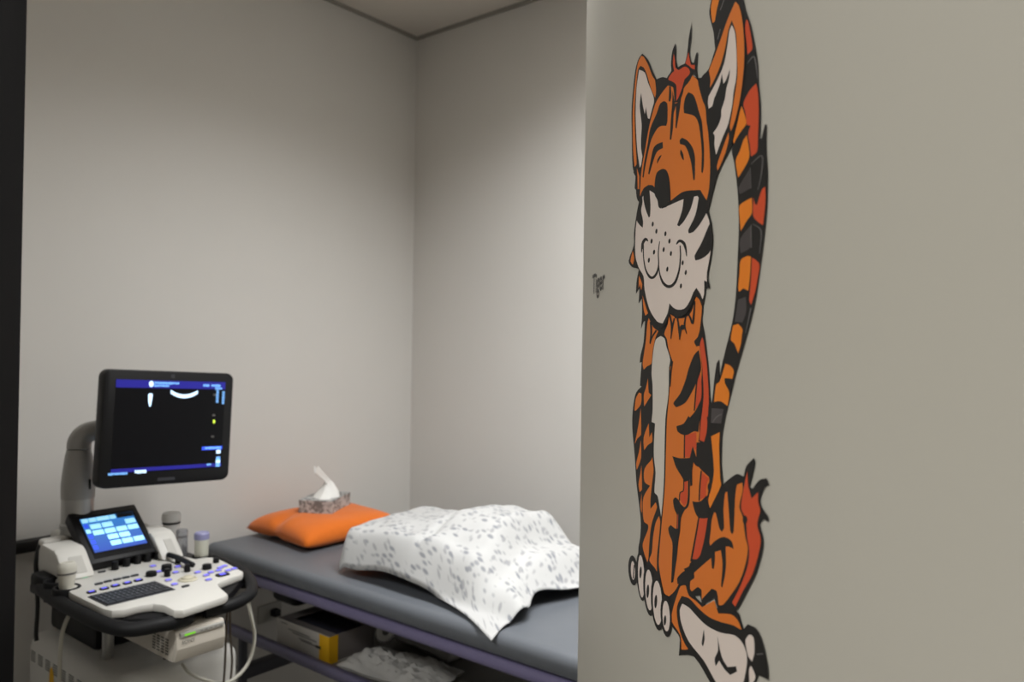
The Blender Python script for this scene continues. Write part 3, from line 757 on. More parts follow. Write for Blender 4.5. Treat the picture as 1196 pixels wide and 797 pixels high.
# ------------------------------------------------------------------ tiger on the wall, and its name
MURAL = {
'tail':[
('black',[7962,17450,7914,17433,7845,17409,7784,17380,7735,17340,7694,17294,7670,17251,7673,17223,7690,17190,7710,17155,7739,17111,7772,17064,7799,17019,7817,16966,7832,16910,7852,16857,7876,16815,7907,16770,7947,16724,8033,16646,8135,16556,8213,16475,8266,16386,8303,16295,8323,16210,8320,16113,8302,16014,8294,15932,8308,15894,8334,15853,8358,15813,8380,15763,8402,15710,8421,15658,8439,15601,8454,15542,8466,15484,8475,15418,8481,15348,8483,15279,8479,15206,8471,15131,8463,15055,8456,14971,8447,14884,8434,14805,8417,14742,8394,14679,8364,14617,8325,14555,8278,14493,8231,14431,8185,14368,8139,14304,8104,14250,8093,14218,8087,14185,8084,14162,8076,14212,8064,14280,8056,14330,8024,14315,7994,14295,7973,14256,7953,14206,7934,14156,7917,14095,7901,14030,7880,13980,7854,13966,7813,13953,7789,13939,7783,13894,7788,13838,7795,13785,7804,13743,7815,13703,7824,13662,7839,13591,7855,13508,7858,13423,7836,13319,7802,13208,7776,13128,7832,13136,7907,13145,7961,13152,8032,13204,8128,13277,8191,13344,8196,13398,8172,13450,8154,13503,8151,13576,8154,13656,8163,13729,8179,13782,8204,13835,8232,13887,8267,13943,8307,13999,8346,14055,8386,14114,8425,14174,8467,14233,8513,14292,8560,14349,8607,14406,8652,14463,8698,14519,8739,14575,8778,14630,8814,14685,8845,14740,8873,14802,8898,14866,8919,14924,8935,14965,8949,15006,8963,15047,8982,15107,9002,15173,9019,15234,9030,15279,9039,15323,9045,15366,9048,15403,9049,15441,9049,15479,9049,15517,9049,15555,9046,15593,9037,15642,9026,15695,9018,15748,9015,15807,9016,15867,9017,15908,9001,15916,8986,15923,8966,15900,8940,15867,8921,15843,8896,15849,8900,15881,8906,15928,8908,15975,8907,16018,8903,16062,8896,16107,8885,16152,8871,16197,8859,16242,8852,16288,8847,16334,8838,16380,8823,16425,8804,16472,8783,16519,8756,16579,8725,16645,8692,16707,8658,16758,8617,16811,8581,16864,8551,16922,8523,16982,8483,17046,8422,17126,8346,17213,8262,17291,8166,17350,8049,17408]),
('tailorange',[7772,17371,7767,17354,7758,17332,7749,17310,7738,17293,7725,17278,7718,17259,7720,17233,7727,17203,7736,17176,7747,17151,7761,17126,7772,17108,7801,17101,7828,17099,7844,17117,7860,17143,7877,17169,7898,17188,7919,17206,7936,17227,7943,17254,7945,17284,7946,17305,7895,17324,7825,17351]),
('red',[8589,16795,8609,16781,8629,16764,8643,16739,8658,16708,8672,16678,8691,16637,8710,16591,8723,16557,8726,16539,8715,16527,8688,16524,8652,16525,8625,16525,8621,16544,8615,16573,8608,16601,8594,16645,8577,16697,8567,16740,8571,16762,8581,16782]),
('red',[8809,16256,8820,16237,8834,16209,8845,16182,8854,16141,8861,16093,8865,16046,8864,15988,8860,15926,8855,15872,8855,15836,8854,15801,8842,15775,8809,15768,8761,15768,8725,15768,8718,15790,8709,15822,8698,15854,8683,15885,8666,15916,8660,15943,8671,15963,8693,15979,8708,15990,8669,16005,8629,16019,8619,16049,8604,16092,8589,16129,8575,16150,8558,16172,8551,16191,8558,16205,8575,16215,8595,16224,8622,16234,8655,16244,8691,16251,8733,16254,8778,16256]),
('tailorange',[8514,16190,8530,16172,8552,16147,8571,16122,8593,16092,8615,16059,8621,16033,8604,16023,8572,16018,8539,16013,8503,16005,8464,15996,8428,15987,8399,15976,8371,15964,8352,15956,8340,15968,8332,15981,8356,16012,8392,16053,8424,16090,8444,16116,8462,16142,8478,16163,8490,16173,8504,16183]),
('tailorange',[8632,15945,8642,15923,8657,15891,8670,15861,8683,15830,8694,15798,8690,15771,8660,15748,8614,15730,8568,15713,8530,15700,8488,15687,8459,15678,8437,15717,8408,15771,8396,15816,8416,15838,8454,15854,8489,15870,8514,15890,8537,15910,8560,15927,8584,15935,8612,15941]),
('maroon',[8693,15685,8702,15643,8715,15586,8724,15545,8660,15545,8569,15546,8501,15547,8487,15562,8470,15585,8471,15603,8536,15632,8628,15663]),
('tailorange',[8752,15473,8757,15442,8762,15400,8756,15365,8731,15350,8692,15339,8654,15327,8609,15308,8563,15287,8529,15272,8520,15304,8507,15350,8497,15390,8490,15417,8484,15443,8495,15463,8531,15472,8582,15474,8631,15475,8675,15475,8721,15474]),
('red',[8786,15470,8793,15455,8803,15434,8815,15417,8834,15409,8855,15404,8881,15431,8916,15467,8948,15494,8976,15497,9004,15497,9007,15481,9010,15459,9012,15438,9013,15417,9011,15394,9008,15373,8997,15331,8983,15282,8972,15247,8936,15260,8891,15277,8852,15296,8809,15319,8782,15342,8775,15385,8781,15435]),
('maroon',[8733,15278,8745,15235,8758,15177,8747,15132,8689,15117,8601,15112,8535,15109,8523,15139,8510,15180,8522,15217,8586,15244,8672,15265]),
('tailorange',[8537,15059,8577,15070,8633,15073,8680,15074,8719,15068,8750,15060,8747,15029,8743,14985,8737,14941,8727,14897,8715,14854,8706,14823,8675,14831,8632,14841,8600,14849,8573,14844,8536,14836,8509,14831,8497,14845,8489,14864,8494,14892,8503,14927,8513,14962,8517,14998,8520,15033]),
('red',[8767,15052,8795,15043,8835,15030,8868,15017,8901,15000,8918,14982,8914,14959,8902,14931,8888,14904,8873,14871,8856,14835,8836,14802,8811,14772,8782,14742,8762,14720,8750,14731,8734,14746,8726,14761,8732,14801,8744,14852,8755,14903,8761,14958,8765,15013]),
('maroon',[8492,14776,8541,14778,8608,14782,8655,14784,8662,14756,8670,14716,8668,14680,8647,14651,8614,14623,8590,14603,8542,14607,8473,14611,8422,14615,8443,14663,8472,14728]),
('tailorange',[8385,14587,8419,14590,8465,14594,8499,14597,8527,14586,8565,14572,8592,14557,8597,14544,8590,14530,8583,14517,8577,14495,8570,14470,8560,14446,8543,14422,8522,14399,8507,14383,8483,14402,8450,14430,8417,14454,8388,14463,8354,14472,8336,14482,8344,14516,8367,14557]),
('tailorange',[8216,14299,8250,14297,8296,14293,8337,14287,8371,14276,8401,14262,8417,14247,8412,14226,8394,14204,8380,14188,8343,14190,8293,14191,8241,14189,8200,14187,8201,14171,8211,14150,8246,14130,8292,14107,8319,14082,8316,14046,8295,14006,8279,13977,8237,13986,8176,13997,8114,14003,8052,14000,7988,13991,7942,13985,7952,14025,7967,14080,7987,14124,8014,14137,8054,14147,8084,14159,8131,14204,8181,14260]),
('maroon',[7882,13932,7976,13937,8101,13944,8188,13949,8171,13915,8147,13867,8130,13832,8053,13826,7945,13818,7864,13812,7870,13848,7877,13897]),
('tailorange',[7876,13703,7944,13721,8036,13745,8101,13762,8097,13728,8092,13679,8091,13630,8100,13553,8114,13465,8126,13399,8136,13385,8150,13371,8149,13356,8099,13308,8024,13246,7959,13193,7927,13166,7894,13139,7871,13120,7853,13134,7830,13155,7821,13179,7842,13216,7879,13258,7909,13300,7935,13348,7957,13398,7964,13446,7942,13532,7904,13631]),
('grey',[7983,17122,7995,17127,8013,17134,8032,17142,8047,17149,8060,17155,8072,17161,8082,17167,8089,17171,8073,17180,8066,17176,8056,17171,8044,17164,8031,17158,8015,17151,7996,17143,7979,17136,7967,17131]),
('grey',[7926,16911,7939,16923,7958,16940,7977,16957,7990,16968,7973,16977,7960,16965,7941,16948,7921,16931,7908,16920]),
('grey',[8634,16459,8660,16461,8695,16464,8731,16465,8752,16461,8759,16455,8771,16439,8781,16419,8791,16396,8804,16367,8817,16333,8828,16302,8836,16280,8846,16276,8842,16297,8835,16327,8827,16360,8818,16388,8807,16411,8795,16433,8780,16452,8751,16470,8717,16475,8682,16472,8649,16467,8627,16463]),
('grey',[8730,15712,8776,15716,8841,15723,8903,15725,8934,15720,8945,15699,8943,15664,8932,15626,8921,15593,8909,15566,8892,15541,8875,15520,8864,15505,8872,15503,8885,15517,8904,15538,8923,15562,8937,15588,8949,15621,8960,15660,8963,15695,8947,15722,8895,15733,8832,15729,8768,15721,8724,15715]),
('grey',[8704,15694,8709,15664,8715,15619,8722,15575,8727,15544,8739,15542,8734,15572,8728,15617,8721,15661,8716,15692]),
('grey',[8774,15283,8809,15271,8858,15255,8905,15235,8932,15212,8939,15178,8932,15135,8919,15093,8911,15065,8919,15063,8929,15091,8945,15132,8956,15175,8951,15211,8917,15237,8865,15258,8813,15274,8778,15285]),
('grey',[8735,15284,8738,15251,8742,15202,8746,15153,8749,15120,8763,15118,8760,15151,8756,15200,8752,15249,8749,15282]),
('grey',[8751,14701,8733,14666,8706,14615,8678,14564,8660,14528,8669,14528,8691,14563,8722,14614,8753,14664,8774,14698]),
('grey',[7916,13816,7937,13827,7966,13843,7999,13859,8030,13872,8060,13882,8096,13892,8128,13899,8150,13905,8145,13908,8122,13904,8087,13897,8047,13888,8009,13877,7978,13863,7948,13845,7922,13829,7904,13817])],
'ear':[
('black',[8350,17048,8341,17041,8325,17034,8275,17026,8207,17016,8145,17002,8099,16981,8061,16956,8020,16931,7967,16906,7909,16880,7852,16852,7797,16818,7742,16782,7682,16756,7607,16756,7514,16764,7457,16754,7455,16695,7487,16610,7529,16524,7594,16411,7674,16287,7740,16172,7787,16078,7824,15986,7846,15899,7843,15805,7824,15712,7810,15647,7844,15684,7893,15735,7941,15780,7980,15807,8023,15831,8070,15854,8139,15882,8215,15911,8274,15937,8298,15954,8317,15973,8331,15994,8348,16026,8365,16065,8386,16101,8417,16137,8454,16174,8486,16211,8509,16251,8529,16293,8546,16330,8559,16356,8571,16383,8579,16412,8585,16452,8588,16498,8589,16545,8585,16589,8579,16635,8569,16683,8557,16735,8541,16790,8518,16844,8483,16897,8438,16955,8400,17000,8374,17027]),
('orange',[8351,17029,8390,17001,8430,16968,8457,16930,8484,16884,8505,16840,8524,16791,8539,16740,8551,16690,8559,16640,8564,16590,8565,16541,8562,16491,8555,16441,8543,16393,8528,16344,8508,16296,8484,16249,8454,16205,8419,16163,8385,16127,8353,16105,8316,16084,8289,16070,8273,16089,8261,16111,8270,16134,8288,16162,8304,16190,8316,16216,8328,16243,8340,16269,8368,16319,8400,16377,8421,16435,8423,16488,8414,16544,8405,16601,8400,16660,8394,16721,8379,16778,8350,16826,8307,16880,8276,16918,8254,16909,8222,16896,8197,16881,8172,16846,8148,16803,8119,16762,8083,16728,8043,16695,7994,16666,7931,16639,7859,16615,7793,16596,7745,16588,7690,16583,7651,16579,7640,16592,7635,16606,7660,16628,7696,16654,7719,16679,7709,16696,7688,16718,7683,16734,7726,16758,7791,16782,7854,16807,7910,16834,7967,16862,8022,16890,8072,16918,8121,16945,8173,16970,8237,16994,8304,17015]),
('orange',[8228,16074,8234,16060,8241,16041,8240,16025,8221,15995,8190,15961,8151,15928,8093,15895,8025,15862,7974,15839,7955,15859,7946,15882,7980,15913,8033,15950,8086,15985,8138,16019,8191,16051]),
('white',[8277,16884,8299,16860,8329,16827,8350,16796,8368,16748,8382,16692,8392,16638,8400,16576,8403,16512,8399,16456,8383,16417,8358,16381,8337,16348,8328,16321,8321,16292,8311,16265,8289,16227,8260,16185,8225,16147,8183,16121,8133,16098,8082,16073,8028,16041,7972,16007,7933,15982,7899,15991,7862,16029,7809,16085,7766,16137,7742,16176,7726,16214,7713,16251,7702,16290,7694,16329,7684,16367,7670,16404,7654,16443,7643,16473,7640,16489,7642,16503,7654,16513,7722,16532,7816,16552,7902,16574,7975,16596,8041,16620,8096,16649,8133,16688,8160,16732,8181,16771,8194,16801,8205,16832,8218,16856,8237,16868,8260,16878]),
('black',[8246,16558,8242,16540,8236,16514,8226,16490,8208,16471,8186,16455,8167,16437,8155,16414,8147,16390,8134,16367,8106,16344,8071,16321,8045,16301,8042,16286,8046,16269,8043,16254,8026,16236,8000,16218,7968,16203,7924,16192,7872,16184,7834,16178,7859,16161,7881,16141,7881,16122,7874,16098,7873,16074,7887,16041,7908,16006,7915,15980,7882,15971,7843,15970,7823,16014,7794,16078,7766,16137,7741,16177,7713,16218,7689,16258,7664,16307,7642,16358,7634,16396,7647,16408,7675,16415,7706,16418,7756,16413,7801,16410,7821,16422,7836,16440,7854,16457,7896,16475,7945,16496,7987,16517,8014,16543,8035,16572,8049,16592,8060,16563,8076,16525,8087,16497,8117,16498,8150,16503,8183,16520,8220,16542])],
'ear.001':[
('black',[4988,17903,4928,17911,4842,17921,4772,17922,4702,17907,4635,17882,4583,17850,4529,17785,4481,17702,4440,17621,4410,17552,4386,17480,4374,17404,4381,17297,4401,17177,4419,17067,4429,16979,4440,16891,4452,16814,4466,16761,4484,16706,4506,16659,4531,16630,4565,16598,4590,16576,4639,16584,4705,16595,4753,16602,4808,16559,4883,16500,4936,16458,5085,16578,5286,16741,5460,16883,5561,16983,5658,17081,5778,17147,5935,17157,6132,17147,6269,17137,6213,17169,6132,17214,6043,17255,5942,17287,5833,17315,5755,17334,5689,17386,5595,17462,5507,17535,5447,17592,5390,17648,5318,17706,5210,17775,5082,17850]),
('orange',[4921,17898,4993,17870,5068,17835,5150,17779,5244,17710,5326,17645,5397,17581,5461,17518,5529,17457,5610,17400,5698,17343,5757,17293,5778,17242,5776,17195,5765,17160,5733,17152,5697,17150,5638,17196,5553,17264,5476,17331,5403,17407,5330,17490,5260,17563,5206,17610,5142,17660,5077,17705,4979,17753,4889,17793,4812,17799,4741,17794,4698,17733,4660,17645,4629,17559,4603,17490,4583,17419,4575,17343,4588,17236,4613,17116,4639,17008,4662,16928,4689,16848,4711,16779,4727,16730,4742,16681,4740,16647,4686,16641,4622,16643,4597,16690,4561,16757,4532,16824,4509,16896,4492,16974,4479,17051,4466,17157,4457,17274,4457,17379,4469,17454,4492,17525,4522,17594,4565,17675,4615,17758,4663,17822,4693,17849,4732,17873,4774,17890,4822,17896,4880,17897]),
('white',[4817,17773,4913,17731,5045,17673,5147,17620,5218,17561,5275,17499,5335,17436,5429,17356,5532,17270,5607,17202,5634,17168,5647,17139,5641,17115,5585,17080,5500,17040,5427,16995,5364,16918,5305,16827,5247,16745,5192,16688,5130,16632,5072,16590,5028,16577,4971,16568,4929,16562,4883,16632,4818,16732,4763,16832,4723,16942,4690,17059,4665,17158,4654,17214,4646,17269,4644,17322,4647,17409,4656,17508,4678,17596,4720,17665,4776,17729]),
('black',[4950,17449,4981,17396,5024,17322,5067,17255,5105,17208,5147,17160,5178,17127,5194,17147,5217,17174,5233,17194,5261,17147,5301,17084,5341,17033,5396,17010,5454,16991,5437,16943,5412,16874,5377,16809,5326,16753,5262,16700,5207,16660,5175,16645,5136,16633,5107,16624,5074,16663,5027,16720,4993,16773,4981,16822,4981,16869,4984,16915,4995,16961,5009,17006,5009,17056,4971,17137,4915,17231,4881,17312,4893,17368,4925,17416])],
'face':[
('black',[5685,17351,5782,17328,5917,17295,6043,17259,6145,17219,6243,17176,6340,17139,6514,17095,6713,17048,6899,16995,7072,16926,7234,16851,7361,16795,7426,16772,7489,16753,7545,16741,7602,16739,7655,16742,7692,16745,7710,16715,7734,16672,7745,16634,7728,16587,7698,16536,7679,16491,7682,16466,7694,16438,7706,16411,7729,16339,7757,16248,7788,16159,7823,16076,7861,15994,7890,15923,7907,15878,7919,15833,7918,15792,7899,15751,7866,15710,7832,15670,7797,15630,7760,15590,7733,15561,7550,15608,7269,15678,6960,15744,6641,15788,6288,15825,5929,15877,5570,15961,5198,16068,4907,16158,4835,16188,4795,16218,4766,16246,4745,16279,4734,16312,4720,16339,4677,16358,4640,16376,4652,16417,4677,16469,4683,16514,4609,16554,4547,16591,4596,16607,4680,16619,4741,16626,4800,16579,4879,16515,4935,16469,4979,16530,5042,16617,5112,16700,5216,16804,5338,16916,5452,17010,5555,17070,5665,17125,5735,17179,5737,17236,5708,17302]),
('orange',[4758,16601,4916,16463,4912,16310,4826,16328,4806,16487]),
('orange',[6272,17093,6202,17096,6100,17100,6003,17101,5905,17099,5805,17094,5721,17081,5634,17047,5551,17002,5477,16955,5420,16913,5369,16868,5323,16823,5287,16784,5253,16744,5218,16703,5170,16657,5118,16607,5074,16559,5043,16516,5019,16471,5001,16424,4985,16352,4974,16271,4966,16214,5016,16231,5087,16254,5167,16269,5258,16267,5363,16259,5437,16252,5529,16220,5654,16174,5756,16130,5853,16069,5942,16001,6002,15954,6123,15931,6289,15899,6441,15878,6570,15876,6690,15882,6794,15885,6864,15882,6938,15876,7014,15866,7174,15839,7358,15806,7483,15783,7541,15745,7620,15694,7676,15658,7697,15680,7725,15711,7744,15744,7757,15795,7764,15856,7766,15917,7758,15986,7743,16058,7728,16121,7717,16161,7704,16202,7690,16239,7676,16268,7660,16298,7647,16328,7638,16360,7631,16393,7623,16421,7617,16438,7609,16455,7596,16473,7576,16494,7550,16517,7528,16539,7485,16593,7433,16661,7391,16717,7381,16739,7372,16760,7349,16784,7292,16819,7220,16858,7166,16886,7138,16878,7096,16868,7053,16862,6988,16869,6929,16872,6899,16853,6874,16825,6842,16804,6798,16796,6742,16793,6692,16794,6640,16809,6593,16825,6580,16868,6558,16929,6519,16984,6448,17022,6347,17063]),
('black',[6469,16975,6499,16928,6541,16862,6570,16816,6613,16805,6659,16796,6713,16799,6774,16807,6816,16812,6803,16783,6783,16740,6760,16699,6723,16645,6680,16587,6650,16545,6606,16570,6607,16602,6615,16644,6620,16683,6618,16718,6615,16753,6612,16778,6588,16765,6555,16748,6532,16726,6520,16686,6515,16635,6506,16590,6486,16553,6461,16517,6443,16492,6380,16513,6387,16556,6397,16617,6409,16677,6426,16733,6444,16789,6459,16842,6465,16891,6467,16940]),
('black',[6333,17063,6397,17042,6408,17012,6424,16971,6430,16937,6418,16918,6396,16903,6380,16892,6348,16907,6316,16921,6321,16963,6328,17021]),
('black',[6122,16982,6198,16949,6263,16911,6279,16852,6280,16780,6274,16725,6250,16707,6221,16696,6134,16722,6022,16752,5924,16770,5839,16777,5758,16773,5671,16763,5596,16750,5545,16736,5505,16718,5471,16697,5407,16647,5334,16584,5270,16525,5226,16478,5186,16429,5159,16395,5097,16413,5115,16453,5141,16510,5176,16565,5239,16631,5315,16702,5380,16763,5410,16804,5439,16845,5486,16879,5575,16908,5684,16931,5777,16952,5835,16974,5888,16998,5943,17012,6035,17000]),
('black',[7058,16767,7108,16746,7176,16716,7231,16686,7275,16650,7313,16610,7345,16574,7369,16544,7388,16515,7410,16486,7444,16448,7482,16406,7511,16367,7530,16320,7543,16270,7555,16222,7568,16182,7580,16143,7588,16104,7590,16055,7589,16002,7584,15961,7575,15942,7561,15924,7551,15912,7530,15921,7512,15932,7513,15973,7518,16030,7518,16087,7508,16139,7493,16193,7475,16244,7457,16288,7434,16334,7410,16374,7387,16401,7357,16429,7324,16455,7271,16484,7206,16513,7150,16534,7088,16557,7032,16577,6968,16600,6918,16619,6911,16637,6903,16664,6902,16688,6913,16712,6932,16735,6956,16753,6988,16761,7029,16765]),
('black',[6082,16566,6086,16546,6092,16519,6096,16499,6031,16508,5936,16521,5853,16527,5795,16522,5749,16510,5710,16495,5628,16454,5534,16401,5466,16362,5399,16386,5432,16420,5479,16467,5525,16511,5561,16548,5597,16583,5642,16608,5688,16616,5752,16616,5824,16611,5915,16597,6013,16579]),
('black',[6047,16440,6010,16430,5961,16418,5918,16410,5871,16400,5837,16394,5835,16413,5846,16434,5894,16445,5951,16450,6003,16446]),
('black',[6861,16401,6912,16382,6982,16355,7044,16328,7107,16294,7169,16256,7220,16220,7258,16185,7287,16150,7307,16117,7316,16085,7317,16053,7316,16022,7318,15982,7318,15939,7314,15909,7267,15912,7259,15931,7248,15958,7236,15986,7222,16018,7206,16053,7184,16090,7151,16134,7110,16180,7070,16222,7038,16249,7000,16278,6957,16304,6870,16335,6792,16359,6775,16380,6768,16401,6814,16404]),
('black',[6811,16305,6838,16288,6876,16263,6906,16239,6923,16214,6933,16188,6939,16170,6893,16187,6861,16210,6823,16240,6797,16266,6799,16290])],
'hair_tuft':[
('black',[6563,17412,6526,17406,6476,17396,6437,17380,6413,17345,6397,17299,6389,17260,6397,17237,6411,17212,6406,17194,6355,17189,6281,17190,6231,17185,6223,17170,6236,17147,6270,17119,6339,17086,6426,17050,6483,17017,6521,16953,6545,16880,6560,16827,6626,16808,6692,16794,6758,16810,6832,16836,6906,16856,6973,16859,7048,16857,7111,16858,7152,16866,7185,16878,7208,16887,7258,16854,7327,16810,7375,16779,7359,16807,7338,16847,7325,16883,7331,16933,7345,16986,7356,17023,7331,17030,7308,17034,7282,17017,7252,16993,7232,16974,7184,16995,7137,17020,7112,17055,7090,17097,7081,17136,7092,17171,7115,17205,7133,17241,7140,17289,7142,17340,7143,17377,7117,17348,7080,17307,7049,17266,7034,17232,7025,17196,7010,17162,6987,17130,6958,17100,6925,17082,6872,17092,6802,17111,6723,17126,6658,17138,6636,17165,6606,17204,6585,17240,6578,17275,6580,17311,6580,17343,6575,17368,6568,17394]),
('red',[6501,17330,6524,17301,6547,17265,6554,17234,6559,17200,6575,17167,6641,17128,6708,17095,6766,17085,6847,17071,6920,17053,6982,17028,7037,16998,7077,16973,7104,16941,7094,16921,7048,16922,6982,16930,6926,16932,6892,16918,6867,16898,6838,16878,6790,16860,6736,16841,6690,16828,6656,16824,6626,16823,6627,16866,6628,16926,6618,16976,6580,17007,6516,17042,6446,17075,6364,17112,6304,17138,6299,17150,6303,17160,6347,17163,6408,17163,6459,17161,6499,17153,6527,17151,6514,17175,6488,17210,6472,17242,6476,17275,6490,17308]),
('red',[7049,17140,7065,17109,7088,17066,7109,17031,7126,17007,7142,16988,7206,16965,7269,16942,7267,16923,7265,16903,7230,16918,7186,16938,7134,16968,7075,17004,7004,17043,6946,17075,6977,17094,7019,17121])],
'muzzle':[
('black',[5000,16211,4933,16169,4861,16113,4799,16054,4738,15978,4681,15893,4641,15818,4641,15769,4652,15718,4635,15672,4536,15620,4401,15566,4323,15517,4355,15484,4444,15449,4547,15418,4662,15397,4789,15381,4899,15362,4987,15334,5060,15304,5108,15274,5165,15199,5220,15106,5296,15014,5408,14925,5537,14839,5655,14770,5737,14732,5833,14697,5920,14668,5989,14650,6063,14634,6115,14622,6174,14630,6255,14642,6318,14657,6377,14690,6430,14730,6466,14758,6545,14743,6655,14722,6766,14709,6872,14709,6978,14716,7069,14729,7144,14750,7208,14778,7264,14804,7312,14829,7356,14855,7385,14873,7442,14857,7502,14836,7538,14810,7572,14779,7595,14758,7615,14784,7642,14821,7665,14855,7675,14878,7682,14901,7686,14918,7747,14913,7806,14909,7785,14936,7756,14975,7742,15013,7760,15057,7792,15105,7821,15153,7843,15202,7862,15251,7868,15301,7858,15350,7837,15401,7809,15452,7777,15501,7738,15552,7693,15604,7631,15664,7562,15726,7512,15770,7437,15786,7328,15810,7216,15833,7108,15852,6996,15869,6887,15881,6744,15885,6587,15883,6441,15881,6325,15882,6205,15882,6119,15883,6070,15924,5998,15984,5920,16043,5844,16095,5759,16150,5670,16194,5586,16220,5485,16240,5389,16253,5309,16256,5236,16251,5168,16244,5103,16236,5045,16226]),
('orange',[4587,15615,4617,15586,4657,15545,4677,15509,4661,15482,4625,15457,4599,15439,4516,15468,4450,15503,4480,15541,4541,15584]),
('white',[5476,16183,5557,16156,5667,16120,5759,16083,5830,16041,5892,15996,5948,15955,5998,15923,6048,15890,6083,15868,6179,15861,6313,15853,6443,15843,6608,15832,6787,15819,6957,15804,7128,15784,7293,15762,7404,15746,7438,15728,7476,15706,7517,15674,7566,15635,7612,15597,7664,15557,7717,15516,7756,15477,7784,15427,7803,15374,7814,15324,7818,15281,7816,15239,7805,15198,7779,15148,7743,15094,7717,15048,7713,15018,7717,14988,7720,14967,7680,14979,7639,14990,7642,14959,7645,14914,7644,14878,7633,14859,7616,14842,7604,14830,7585,14844,7557,14865,7526,14886,7486,14906,7443,14927,7411,14942,7370,14931,7322,14915,7286,14892,7247,14865,7201,14839,7147,14815,7083,14793,7008,14779,6909,14776,6796,14782,6691,14794,6599,14815,6518,14841,6461,14861,6446,14836,6424,14800,6390,14766,6325,14731,6245,14695,6187,14669,6118,14675,6019,14685,5934,14699,5812,14739,5674,14792,5557,14849,5455,14923,5368,15005,5301,15080,5275,15135,5264,15189,5231,15240,5155,15281,5050,15324,4958,15368,4872,15423,4794,15484,4747,15543,4726,15646,4729,15766,4751,15870,4789,15937,4849,15999,4913,16054,4970,16102,5037,16147,5121,16178,5237,16187,5378,16185]),
('black',[5072,16218,5013,16176,4931,16117,4864,16063,4825,16031,4793,15997,4795,15961,4853,15924,4944,15885,5023,15854,5093,15831,5153,15813,5159,15833,5167,15862,5163,15892,5127,15935,5079,15985,5050,16031,5066,16062,5103,16089,5125,16117,5115,16153,5090,16191]),
('black',[5162,16190,5249,16200,5386,16192,5485,16185,5504,16136,5530,16068,5547,16007,5548,15959,5541,15912,5529,15880,5464,15879,5414,15913,5342,15962,5284,16009,5222,16072,5167,16141]),
('black',[6956,15829,7065,15813,7210,15791,7312,15775,7286,15747,7246,15708,7195,15671,7126,15642,7044,15616,6968,15595,6910,15585,6845,15578,6798,15573,6759,15586,6720,15599,6771,15627,6840,15667,6896,15708,6926,15751,6944,15797]),
('black',[7461,15750,7522,15716,7604,15670,7667,15631,7697,15609,7718,15588,7718,15571,7676,15547,7606,15520,7531,15496,7457,15477,7373,15459,7297,15448,7214,15450,7140,15457,7124,15472,7119,15490,7185,15518,7278,15554,7352,15593,7401,15647,7437,15707]),
('black',[7813,15463,7831,15408,7855,15332,7863,15270,7847,15244,7814,15221,7768,15203,7702,15191,7622,15184,7546,15180,7484,15180,7418,15183,7371,15186,7346,15207,7337,15231,7389,15255,7468,15284,7540,15313,7598,15344,7653,15376,7701,15405,7743,15427,7784,15448]),
('black',[5120,15529,5140,15545,5163,15569,5190,15594,5224,15611,5256,15623,5295,15632,5333,15636,5342,15637,5320,15642,5349,15636,5390,15624,5424,15615,5458,15616,5448,15625,5426,15640,5383,15659,5287,15677,5216,15675,5166,15667,5122,15654,5088,15637,5076,15612,5073,15582,5076,15554,5082,15534]),
('black',[5166,15613,5168,15588,5171,15551,5176,15510,5189,15471,5206,15433,5228,15394,5256,15355,5292,15320,5333,15287,5383,15257,5436,15230,5490,15207,5551,15190,5619,15176,5691,15169,5760,15168,5818,15173,5869,15184,5913,15197,5948,15212,5971,15230,5987,15249,5997,15271,6001,15296,6000,15325,5991,15359,5981,15393,5978,15425,5986,15456,6001,15488,6016,15516,6026,15536,5995,15541,5981,15522,5962,15495,5944,15463,5931,15431,5932,15398,5940,15364,5947,15331,5947,15302,5933,15279,5914,15260,5890,15243,5860,15229,5824,15217,5781,15206,5736,15200,5699,15197,5675,15198,5650,15200,5619,15206,5579,15217,5527,15235,5468,15259,5411,15287,5361,15317,5323,15351,5291,15389,5265,15428,5245,15465,5234,15504,5231,15544,5231,15579,5231,15604]),
('black',[5950,15310,5957,15288,5968,15256,5985,15221,6008,15189,6034,15159,6067,15130,6108,15102,6157,15077,6220,15055,6293,15036,6373,15020,6458,15011,6537,15011,6607,15017,6668,15028,6720,15044,6761,15065,6797,15091,6827,15119,6849,15148,6867,15179,6878,15211,6884,15244,6887,15275,6885,15306,6877,15337,6869,15364,6863,15383,6819,15388,6824,15369,6831,15342,6837,15311,6837,15281,6831,15251,6822,15219,6808,15187,6788,15158,6758,15130,6721,15104,6680,15081,6635,15063,6587,15052,6536,15045,6487,15042,6446,15044,6405,15047,6353,15056,6296,15070,6244,15086,6194,15106,6148,15130,6105,15158,6067,15186,6040,15218,6018,15253,6002,15285,5989,15307]),
('black',[6720,15411,6748,15413,6783,15417,6817,15419,6834,15417,6847,15415,6877,15407,6908,15396,6933,15385,6958,15373,6981,15356,7002,15338,7020,15321,7035,15304,7048,15286,7058,15269,7067,15258,7090,15256,7091,15266,7091,15281,7089,15299,7083,15316,7075,15334,7064,15352,7047,15371,7022,15390,6980,15407,6931,15424,6876,15437,6813,15447,6759,15445,6725,15437,6702,15427,6688,15421]),
('black',[5723,15764,5707,15750,5677,15745,5645,15750,5622,15763,5619,15781,5635,15795,5665,15800,5698,15795,5720,15781]),
('black',[5901,15660,5886,15646,5857,15640,5826,15645,5805,15658,5801,15675,5817,15689,5846,15694,5877,15690,5898,15677]),
('black',[5678,15585,5662,15571,5631,15564,5599,15569,5576,15582,5572,15599,5589,15614,5620,15620,5652,15615,5674,15602]),
('black',[5806,15449,5790,15435,5760,15428,5729,15432,5707,15444,5703,15461,5719,15476,5749,15482,5781,15478,5802,15466]),
('black',[5557,15389,5540,15374,5509,15367,5475,15371,5452,15384,5448,15401,5465,15416,5497,15423,5530,15419,5553,15406]),
